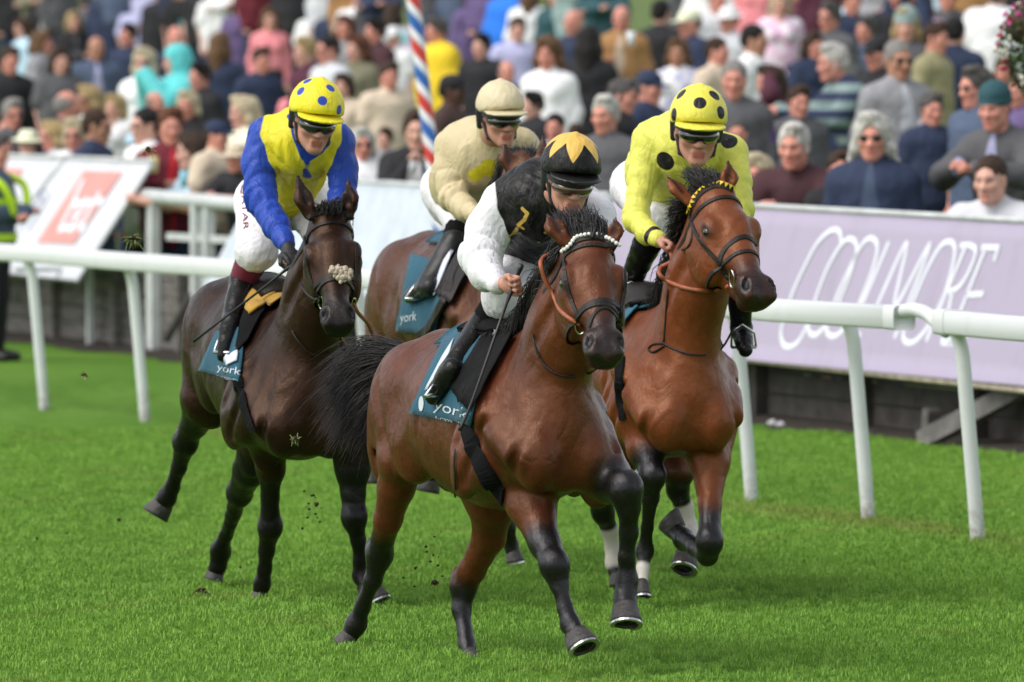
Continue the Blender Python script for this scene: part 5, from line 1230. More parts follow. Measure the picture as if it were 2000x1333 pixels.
# --- bright bay
br = bridle(HC_); strap(HC_, 'browband', [(1347, 424), (1356, 396), (1378, 372), (1407, 363), (1437, 374)], .030, LEATHER, br)
brow_beads(HC_, [(1346, 420), (1354, 394), (1377, 369), (1407, 360), (1438, 372)], 20, .010, br, 'zig')
strap(HC_, 'cheek_strap', [(1348, 424), (1356, 450), (1371, 475), (1390, 498), (1406, 516), (1422, 545)], .020, LEATHER, br)
strap(HC_, 'noseband', [(1404, 516), (1412, 492), (1434, 470), (1458, 463), (1478, 477)], .024, LEATHER, br)
bit(HC_, (1432, 545), .030, .042, br); crown(HC_, br)
line_on(HC_, 'rein', [(1422, 560), (1400, 568), (1370, 568), (1335, 562), (1305, 550), (1288, 536), (1292, 522, .05), (1312, 510, .02), (1306, 484, .04)], .010, TAN)
line_on(HC_, 'rein', [(1352, 448), (1350, 470), (1342, 484), (1332, 488)], .005, LEATHER)
line_on(HC_, 'neck_strap', [(1304, 566), (1300, 620), (1297, 660), (1298, 673), (1336, 689), (1373, 694), (1408, 682), (1434, 640)], .005, LEATHER)
line_on(HC_, 'strap_keeper', [(1297, 671), (1276, 673), (1266, 682), (1276, 688), (1297, 676)], .005, LEATHER)
mane(HC_, 'forelock', [[(1370, 378, -.2), (1345, 350, -.17), (1330, 338, -.08)], [(1385, 370, -.24), (1362, 340, -.2), (1345, 330, -.1)], [(1402, 366, -.24), (1388, 345, -.2), (1370, 333, -.1)], [(1412, 366, -.24), (1406, 352, -.2), (1396, 345, -.1)]], 420)
mane(HC_, 'mane_side', [[(1348, 392, -.1), (1325, 388, -.1), (1304, 392, -.05)], [(1342, 410, -.05), (1320, 420, -.05), (1303, 440, 0)], [(1338, 430, 0), (1320, 448, 0), (1308, 468, .04)], [(1330, 460, .05), (1318, 478, .05), (1314, 492, .1)]], 480, .004, 8)
crest(HC_, 420, 9)
cl, cb = patch(HC_['B'], [(1222, 580), (1286, 528), (1262, 590), (1212, 650)], 'saddle_cloth', plain('teal_blue_cloth', (.02, .12, .19), .7, .1), HC_['root'], off=.02)
wrap(HC_, 'saddle_cloth', TEAL, -.42, -.95, -25, 112, .012, HC_['root']); wrap(HC_, 'saddle', LEATHER, -.45, -.85, -25, 60, .03, HC_['root'], .02)
strap(HC_, 'girth', [(1212, 700), (1210, 740), (1212, 780), (1218, 820)], .05, BLACK_CLOTH, None, 16, .004, .008)
tail(HC_, [[(1230, 560, 1.7), (1190, 640, 1.95), (1180, 740, 2.1)], [(1250, 560, 1.7), (1220, 640, 1.95), (1215, 740, 2.1)]], 200)
# --- horse behind
br = bridle(HD); strap(HD, 'browband', [(985, 348), (1005, 336), (1026, 332), (1050, 338)], .02, LEATHER, br); crown(HD, br)
mane(HD, 'forelock', [[(1000, 325, -.2), (1005, 305, -.15), (1000, 290, -.1)], [(1020, 320, -.24), (1030, 300, -.2), (1028, 288, -.1)], [(1045, 322, -.24), (1050, 305, -.2), (1056, 290, -.1)]], 300); crest(HD, 380, 12)
cl, cb = patch(HD['B'], [(806, 500), (890, 520), (852, 656), (780, 646)], 'saddle_cloth', TEAL, HD['root'], off=.012, wave=.004)
wrap(HD, 'saddle_cloth', TEAL, -.45, -.98, -20, 112, .010, HD['root'])
letter(cb, 'york', (782, 636), (32, -4), (1, -24), 'cloth_lettering', LETTER, cl)
patch(HD['B'], [(880, 500), (905, 470), (860, 580), (822, 584)], 'weight_pad', WHITE_CLOTH, HD['root'], off=.028)
patch(HD['B'], [(905, 495), (950, 490), (885, 600), (862, 575)], 'saddle_flap', LEATHER, HD['root'], off=.03)
strap(HD, 'girth', [(905, 520), (880, 580), (850, 640), (830, 656)], .05, LEATHER, None, 16, .032, .008)
tail(HD, [[(800, 500, 1.75), (750, 560, 2.0), (740, 680, 2.1)], [(810, 500, 1.75), (770, 560, 2.0), (765, 680, 2.1)]], 200)
# --- whips, held in the hand
def whip(pts, D, label):
    q = spline([U(x, y, D+z) for x, y, z in pts], 24); mb = MB(); n = len(q); mb.tube(q, np.interp(np.linspace(0, 1, n), [0, .03, .06, .28, .3, .8, 1], [.011, .012, .009, .009, .006, .005, .008]), 8)
    o = mb.build('whip', plain('black_whip', (.012, .011, .012), .4, .2, 30), None, True); return tag(o, label, 'whip')
whip([(1019, 517, .10), (1002, 560, .11), (978, 625, .0), (945, 720, -.05), (918, 795, -.06), (897, 842, -.06)], 29.3, 'black riding whip upright in the bare fist of the jockey in black and white')
whip([(585, 508, .02), (560, 526, .04), (510, 566, .10), (440, 620, .28), (378, 667, .40)], 32.9, 'black riding whip slanting back past the maroon sock of the blue sleeved jockey')
letter(J_B['breech_bvh'], 'QATAR', (469, 362), (5, 88), (12, -1), 'leg_lettering', MAROON, JB['root'])
letter(J_D['breech_bvh'], 'O', (847, 330), (10, 40), (10, -2), 'leg_badge', plain('red_print', (.55, .02, .05), .6, .05), JD['root'])
# ---------------------------------------------------------------- spectators
_T = {}
I3 = np.eye(3)
def tmpl(key, make):
    if key not in _T: _T[key] = make()
    return _T[key]
HCN = V(0, 0, 1.60)
def joints(pose, fem):
    sw = .148 if fem else .172; lean = .16 if pose in ('lean', 'chin') else 0.0
    sh = [V(s*sw, .03 - lean, 1.372 - lean*.35) for s in (-1, 1)]; D_ = {}
    def arm(i, e, w): return [sh[i], V(*e) + V(0, -lean, -lean*.35), V(*w) + V(0, -lean, -lean*.35)]
    down = lambda i, s: arm(i, (s*(sw+.055), .06, 1.12), (s*(sw+.04), -.03, .88))
    A = {'down': lambda: [down(0, -1), down(1, 1)], 'fold': lambda: [arm(0, (-sw-.08, -.03, 1.13), (.07, -.23, 1.15)), arm(1, (sw+.08, -.03, 1.13), (-.07, -.25, 1.11))],
         'cup': lambda: [arm(0, (-sw-.08, .02, 1.12), (-.08, -.25, 1.19)), down(1, 1)], 'cupr': lambda: [down(0, -1), arm(1, (sw+.08, .02, 1.12), (.08, -.25, 1.19))],
         'lean': lambda: [arm(0, (-sw-.10, -.15, 1.20), (-.05, -.43, 1.26)), arm(1, (sw+.10, -.15, 1.20), (.08, -.45, 1.24))],
         'chin': lambda: [arm(0, (-sw-.02, -.22, 1.15), (-.03, -.26, 1.36)), arm(1, (sw+.06, -.18, 1.13), (.06, -.34, 1.14))],
         'phone': lambda: [arm(0, (-sw-.06, -.16, 1.22), (-.05, -.29, 1.48)), arm(1, (sw+.06, -.16, 1.22), (.05, -.29, 1.48))],
         'head': lambda: [down(0, -1), arm(1, (sw+.14, -.16, 1.50), (.10, -.06, 1.62))], 'raise': lambda: [down(0, -1), arm(1, (sw+.10, -.05, 1.66), (sw+.14, -.12, 1.93))]}[pose]()
    return sw, lean, sh, A
def headpos(pose): 
    ln = .16 if pose in ('lean', 'chin') else 0.0
    return HCN + V(0, -ln*1.35, -ln*.45)
def body_mesh(pose, hy, fem, nod):
    def make():
        sw, ln, sh, A = joints(pose, fem); hc = headpos(pose); S = Soft(.03); H = add_head(S, hc, head_axes(hy, 6 if nod == 0 else nod), 1.0, True, V(0, .015-ln, 1.45-ln*.4))
        che, wa, pe = V(0, .03-ln*.8, 1.30-ln*.3), V(0, .03-ln*.2, 1.08), V(0, .03, .93)
        S.seg(V(-sw*.55, .03-ln, 1.39-ln*.35), V(sw*.55, .03-ln, 1.39-ln*.35), .075, k=.05); S.seg(che, wa, .115, .105, V(1, 0, 0), 1.3, k=.06); S.seg(wa, pe, .105, .12, V(1, 0, 0), 1.3, k=.06)
        for a in A:
            S.seg(V(0, .03-ln, 1.38-ln*.35), a[0], .05, .058, k=.04); S.chain(a, [.052, .042, .029], k=.02)
            d = nrm(a[2]-a[1]); f = nrm(d + V(0, -.15, 0)); ac = nrm(np.cross(f, V(0, 0, 1))) if abs(f[2]) < .8 else V(0, 1, 0)
            h = a[2] + d*.05; S.seg(a[2], h, .027, .026, k=.01); add_fist(S, h + d*.012, f, ac if pose in ('cup', 'cupr', 'phone') else V(1, .2, .1), .95)
        for s in (-1, 1): S.chain([V(s*.09, .03, .92), V(s*.10, .02, .50), V(s*.10, .05, .08)], [.085, .058, .038], k=.04); S.seg(V(s*.10, .05, .05), V(s*.11, -.10, .03), .038, .030, k=.02)
        v, f = S.surface(.0095); return mesh_data('body', v, f, True, head_attrs(v, H, 1.0, 1.0))
    return tmpl(('b', pose, hy, fem, nod), make)
def top_mesh(pose, fem, kind, loose):
    def make():
        sw, ln, sh, A = joints(pose, fem); S = Soft(.03); e = {0: .012, 1: .030, 2: .060}[loose]
        che, wa, pe = V(0, .03-ln*.8, 1.30-ln*.3), V(0, .03-ln*.2, 1.08), V(0, .03, .90 if kind != 'coat' else .62)
        S.seg(V(-sw*.6, .03-ln, 1.355-ln*.35), V(sw*.6, .03-ln, 1.355-ln*.35), .074+e*.7, k=.05)
        for s in (-1, 1): S.seg(V(s*.03, .03-ln, 1.435-ln*.35), V(s*sw*.95, .03-ln, 1.355-ln*.35), .048+e*.4, .052+e*.4, k=.05)
        S.seg(che, wa, .122+e*1.2, .112+e*1.5, V(1, 0, 0), 1.30, k=.06); S.seg(wa, pe, .112+e*1.5, .128+e*1.3, V(1, 0, 0), 1.3, k=.06)
        if fem and loose < 2:
            for s in (-1, 1): S.ell(che + V(s*.07, -.105, -.02), (.065, .06, .065), k=.04)
        Ar = []
        for a in A:
            S.seg(V(0, .03-ln, 1.36-ln*.35), a[0] + V(0, 0, -.02), .055+e*.4, .060+e*.7, k=.04); n0 = len(S.p)
            if kind == 'tee': S.seg(a[0], a[0]*.38+a[1]*.62, .064+e, .060+e*1.2, k=.03)
            elif kind != 'sleeveless': S.chain([a[0] + V(0, 0, -.02)] + a[1:], [.060+e*.7, .050+e*.8, .038+e*.5], k=.03)
            Ar += S.p[n0:]
        if kind in ('long', 'coat', 'tee', 'vest'): S.seg(V(0, .035-ln, 1.415-ln*.4), V(0, .02-ln, 1.465-ln*.42), .072+e*.4, .064+e*.2, k=.02)
        if kind in ('hoodie', 'vest'): S.ell(V(0, .10-ln, 1.43-ln*.4), (.11, .07, .06), k=.03)
        v, f = S.surface(.0125, wrinkles(len(_T)+3, .006, .75)); v = relax(v, f, 1)
        z = v[:, 2] + ln*.35; x = v[:, 0]; inn = np.where(v[:, 1] < .03-ln*.9, np.maximum(0.052*np.clip((1.52-z)/.30, .0, 1.0)*np.clip((z-1.05)/.2+.4, 0.3, 1) , 0) - np.abs(x), -1.0)
        slv = (np.min([Soft.dist(q, v) for q in Ar], 0) < .004).astype(float) if Ar else np.zeros(len(v))
        return mesh_data('top', v, f, True, {'inner': inn, 'slv': slv, 'hgt': v[:, 2]})
    return tmpl(('t', pose, fem, kind, loose), make)
def leg_mesh(skirt):
    def make():
        S = Soft(.03); S.seg(V(-.05, .03, .95), V(.05, .03, .95), .135, k=.05)
        if skirt: S.seg(V(0, .03, .93), V(0, .03, .55), .16, .21, k=.06)
        else:
            for s in (-1, 1): S.chain([V(s*.09, .03, .90), V(s*.10, .02, .50), V(s*.10, .05, .10)], [.105, .082, .070], k=.03)
        v, f = S.surface(.016, wrinkles(5, .006, .7)); return mesh_data('trousers', v, f, True)
    return tmpl(('l', skirt), make)
def hair_mesh(style, pose, hy, nod):
    def make():
        hc = headpos(pose); A = head_axes(hy, 6 if nod == 0 else nod); S = Soft(.02)
        def H(x, y, z): return hc + A[0]*x + A[1]*y + A[2]*z
        def E(p, r, op='u', kk=.02): S.ell(H(*p), r, A, k=kk, op=op)
        def C(): E((0, .122, -.004), (.068, .080, .108), 'd', .015)
        wr = wrinkles(len(style) + 2, .010, 1.8)
        if style in ('short', 'grey'):
            E((0, -.020, .048), (.084, .100, .088)); E((0, -.05, -.01), (.074, .070, .060)); C(); E((.02, .035, .118), (.05, .05, .022), kk=.03); 
            for s in (-1, 1): S.seg(H(s*.076, .012, .03), H(s*.077, .008, -.025), .010, .006, k=.01)
        elif style == 'crop': E((0, -.020, .045), (.0785, .098, .081)); E((0, -.05, -.01), (.072, .066, .055)); C()
        elif style == 'fringe':
            E((0, -.030, .015), (.083, .094, .062)); E((0, -.05, -.02), (.074, .068, .05)); E((0, .02, .085), (.066, .10, .075), 'd'); E((0, .10, -.0), (.075, .085, .10), 'd')
        elif style in ('long', 'vlong', 'bob', 'curly', 'shag', 'pony'):
            g = 1.16 if style == 'curly' else (1.06 if style == 'shag' else 1.03); E((0, -.020, .045), (.086*g, .104*g, .090*g))
            low = {'long': -.26, 'vlong': -.42, 'bob': -.10, 'curly': -.17, 'shag': -.13, 'pony': -.05}[style]
            fl_ = .030 if style == 'shag' else .0
            for s in (-1, 1): S.chain([H(s*.068, -.005, .04), H(s*.084*g, -.010, -.06), H(s*(.090*g+fl_), -.03, low)], [.026*g, .026*g, .016*g], k=.03)
            S.chain([H(0, -.07, .03), H(0, -.085, -.08), H(0, -.10, low)], [.072*g, .070*g, .045], A[0], 1.15, k=.04)
            E((0, .122, -.012), (.060, .078, .110), 'd', .015)
            E((-.02, .045, .118), (.045, .04, .020), kk=.025)
            wr = wrinkles(4, .011 if style in ('curly', 'shag') else .008, 1.9 if style == 'curly' else 1.2)
        elif style in ('cap', 'capb'):
            E((0, -.010, .055), (.090, .106, .082)); S.plane(H(0, 0, .015), -A[2], .01); S.ell(H(0, .115, .032), (.070, .075, .010), A, k=.012)
            if style == 'capb': S.ell(H(0, -.115, .032), (.0, .0, .0) if False else (.01, .01, .01), A)
            wr = wrinkles(3, .002)
        elif style == 'hat':
            E((0, -.005, .075), (.088, .100, .068)); S.plane(H(0, 0, .03), -A[2], .01); S.ell(H(0, 0, .036), (.155, .170, .011), A, k=.015); E((0, .03, .150), (.02, .07, .025), 'd', .03); wr = wrinkles(3, .003)
        elif style == 'beanie':
            E((0, -.015, .065), (.092, .108, .098)); S.plane(H(0, .03, .018), -(A[2]+.25*A[1]), .012); S.ell(H(0, -.012, .034), (.096, .112, .026), A, k=.008); wr = wrinkles(3, .003, 1.4)
        elif style == 'hood':
            E((0, -.03, .03), (.112, .125, .125)); S.seg(H(0, -.05, -.06), V(0, .06, 1.40), .11, .13, k=.05); E((0, .12, -.03), (.072, .10, .095), 'd', .02); wr = wrinkles(3, .006)
        v, f = S.surface(.0095, wr); return mesh_data('hair', v, f, True)
    return tmpl(('h', style, pose, hy, nod), make)
def shades_mesh(pose, hy, nod, clear=False):
    def make():
        hc = headpos(pose); A = head_axes(hy, 6 if nod == 0 else nod); mb = MB()
        for s in (-1, 1): mb.sphere(hc + A[0]*s*.033 + A[1]*.090 + A[2]*.003, (.027, .008, .020), 12, 7, A)
        mb.tube([hc + A[0]*-.012 + A[1]*.098 + A[2]*.008, hc + A[0]*.012 + A[1]*.098 + A[2]*.008], .004, 6)
        for s in (-1, 1): mb.tube([hc + A[0]*s*.058 + A[1]*.080 + A[2]*.010, hc + A[0]*s*.080 + A[2]*.008], .004, 6)
        return mesh_data('sunglasses', np.concatenate(mb.v), mb.f, True)
    return tmpl(('s', pose, hy, nod), make)
def cloth2(c1, c2, kind):
    key = ('c2', c1, c2, kind)
    if key in _mc: return _mc[key]
    c1 = tuple(min(.85, x*1.42+.006) for x in c1); c2 = tuple(min(.85, x*1.15) for x in c2) if c2 else None
    m = Mt('spectator_cloth'); v = m.coord(); f_ = m.noise(6, 4, .6, v); c = c1
    if kind == 'v' and c2: c = m.mix(m.ramp(m.attr('inner'), -.004, .004), c, c2)
    if kind == 's' and c2: c = m.mix(m.attr('slv'), c, c2)
    if kind == 'st' and c2: c = m.mix(m.ramp(m.math('SINE', m.math('MULTIPLY', m.attr('hgt'), 52)), -.1, .1), c, c2)
    if kind == 'tie' and c2: c = m.mix(m.ramp(m.noise(9, 4, .6, v), .42, .58), c, c2)
    c = m.mix(m.math('MULTIPLY', m.ramp(f_, .35, .7), .22), c, tuple(x*.55 for x in c1))
    m.set(Base_Color=c, Roughness=.8); m.b.inputs['Specular IOR Level'].default_value = .2; m.bump(f_, .4, .04)
    _mc[key] = m.m; return m.m
SK = {'p': (.58, .34, .27), 'r': (.56, .26, .20), 't': (.40, .21, .14), 'd': (.09, .045, .03), 'b': (.28, .15, .10)}
SKM = {k: skin_material('spectator_skin', tuple(min(.9, x*1.15) for x in c), .55) for k, c in SK.items()}
HAIRC = {'bk': (.015, .012, .011), 'br': (.055, .030, .018), 'lb': (.16, .085, .040), 'bl': (.50, .36, .17), 'pb': (.66, .55, .36), 'wh': (.66, .63, .58), 'gy': (.30, .28, .26), 'rd': (.13, .045, .02), 'dg': (.11, .10, .095)}
def hair_material(c):
    m = Mt('spectator_hair'); f_ = m.noise(1, 4, .65, m.coord(scale=(75, 75, 9))); b_ = m.noise(9, 3, .6, m.coord())
    k = m.math('ADD', m.math('MULTIPLY', f_, .65), m.math('MULTIPLY', b_, .35))
    m.set(Base_Color=m.mix(m.ramp(k, .34, .66), tuple(x*.45 for x in c), tuple(min(1, x*1.12) for x in c)), Roughness=.6); m.b.inputs['Specular IOR Level'].default_value = .25; m.bump(k, .8, .03); return m.m
HM = {k: hair_material(c) for k, c in HAIRC.items()}
SHADE = plain('sunglass_lens', (.012, .010, .010), .1, .1)
HATC = {}
def col_(n):
    return {'navy': (.018, .026, .055), 'black': (.014, .014, .016), 'white': (.72, .71, .72), 'grey': (.20, .20, .21), 'lgrey': (.42, .43, .45), 'slate': (.055, .075, .12), 'maroon': (.10, .012, .02), 'burg': (.06, .015, .028), 'teal': (.09, .42, .42), 'pink': (.62, .20, .22),
            'rose': (.70, .36, .50), 'purple': (.10, .07, .16), 'lilac': (.34, .34, .50), 'lblue': (.36, .50, .66), 'blue': (.02, .14, .55), 'yellow': (.62, .42, .02), 'brown': (.045, .026, .022), 'tan': (.26, .14, .055), 'olive': (.13, .125, .08), 'khaki': (.22, .20, .11), 'green': (.03, .06, .04),
            'cream': (.66, .60, .44), 'beige': (.46, .38, .29), 'aqua': (.25, .55, .58), 'dgrey': (.07, .07, .075), 'red': (.40, .02, .03), 'plum': (.045, .018, .022), 'dteal': (.02, .06, .07), 'sage': (.20, .27, .26)}[n]
GROUP = 'spectators watching from behind the barrier'
def spectator(px, py, hh, yaw, hy, pose, sex, style, hc, skin, kind, loose, c1, c2, mk, label, sun=0, hatc=None, legs='navy', off=None, nod=0, tilt=0):
    best = None
    hp = headpos(pose)
    for o in (np.arange(.32, 16, .04) if off is None else [off]):
        lo, hi = -60.0, 30.0
        for _ in range(34):
            q = (lo+hi)/2
            if proj(fence(q, o, 1.6))[0] < px: lo = q
            else: hi = q
        p = fence(lo, o); d = proj(p + V(0, 0, 1.6))[2]; zr = HC - (py-174)*d/F; k = min(1.22, max(.62, hh*d/F/.265))
        g = BANK0 + BANK1*o; e = abs(zr - (g + hp[2]*k))
        if best is None or e < best[0]-1e-4: best = (e, p, zr, k, d)
    _, p, zr, k, d = best
    rz = R(yaw); hoff = np.array((hp[0]*math.cos(rz)-hp[1]*math.sin(rz), hp[0]*math.sin(rz)+hp[1]*math.cos(rz), hp[2]))*k
    loc = U(px, py, d) - hoff
    root = bpy.data.objects.new('person', None); col.objects.link(root); root.location = loc; root.rotation_euler = (0, R(tilt), rz); root.scale = (k, k, k); tag(root, label, 'person', GROUP)
    fem = sex == 'f'
    def add(name, me, mat):
        if not me.materials: me.materials.append(None)
        o = bpy.data.objects.new(name, me); col.objects.link(o); o.parent = root; o.material_slots[0].link = 'OBJECT'; o.material_slots[0].material = mat; return o
    add('body', body_mesh(pose, hy, fem, nod), SKM[skin])
    add({'coat': 'coat', 'vest': 'gilet', 'hoodie': 'hoodie', 'tee': 'shirt', 'long': 'jumper', 'sleeveless': 'vest_top'}[kind], top_mesh(pose, fem, kind, loose), cloth2(col_(c1), col_(c2) if c2 else None, mk))
    add('skirt' if legs == 'skirt' else 'trousers', leg_mesh(legs == 'skirt'), cloth2(col_('black' if legs == 'skirt' else legs), None, ''))
    if style:
        hatty = style in ('cap', 'hat', 'beanie', 'hood')
        add({'cap': 'cap', 'hat': 'hat', 'beanie': 'beanie', 'hood': 'hood'}.get(style, 'hair'), hair_mesh(style, pose, hy, nod), cloth2(col_(hatc), None, '') if hatty else HM[hc])
        if hatty and hc and style != 'hood': add('hair', hair_mesh('crop' if sex == 'm' else 'long', pose, hy, nod), HM[hc])
    if sun: add('sunglasses', shades_mesh(pose, hy, nod), SHADE)
    return root, k
S_ = spectator
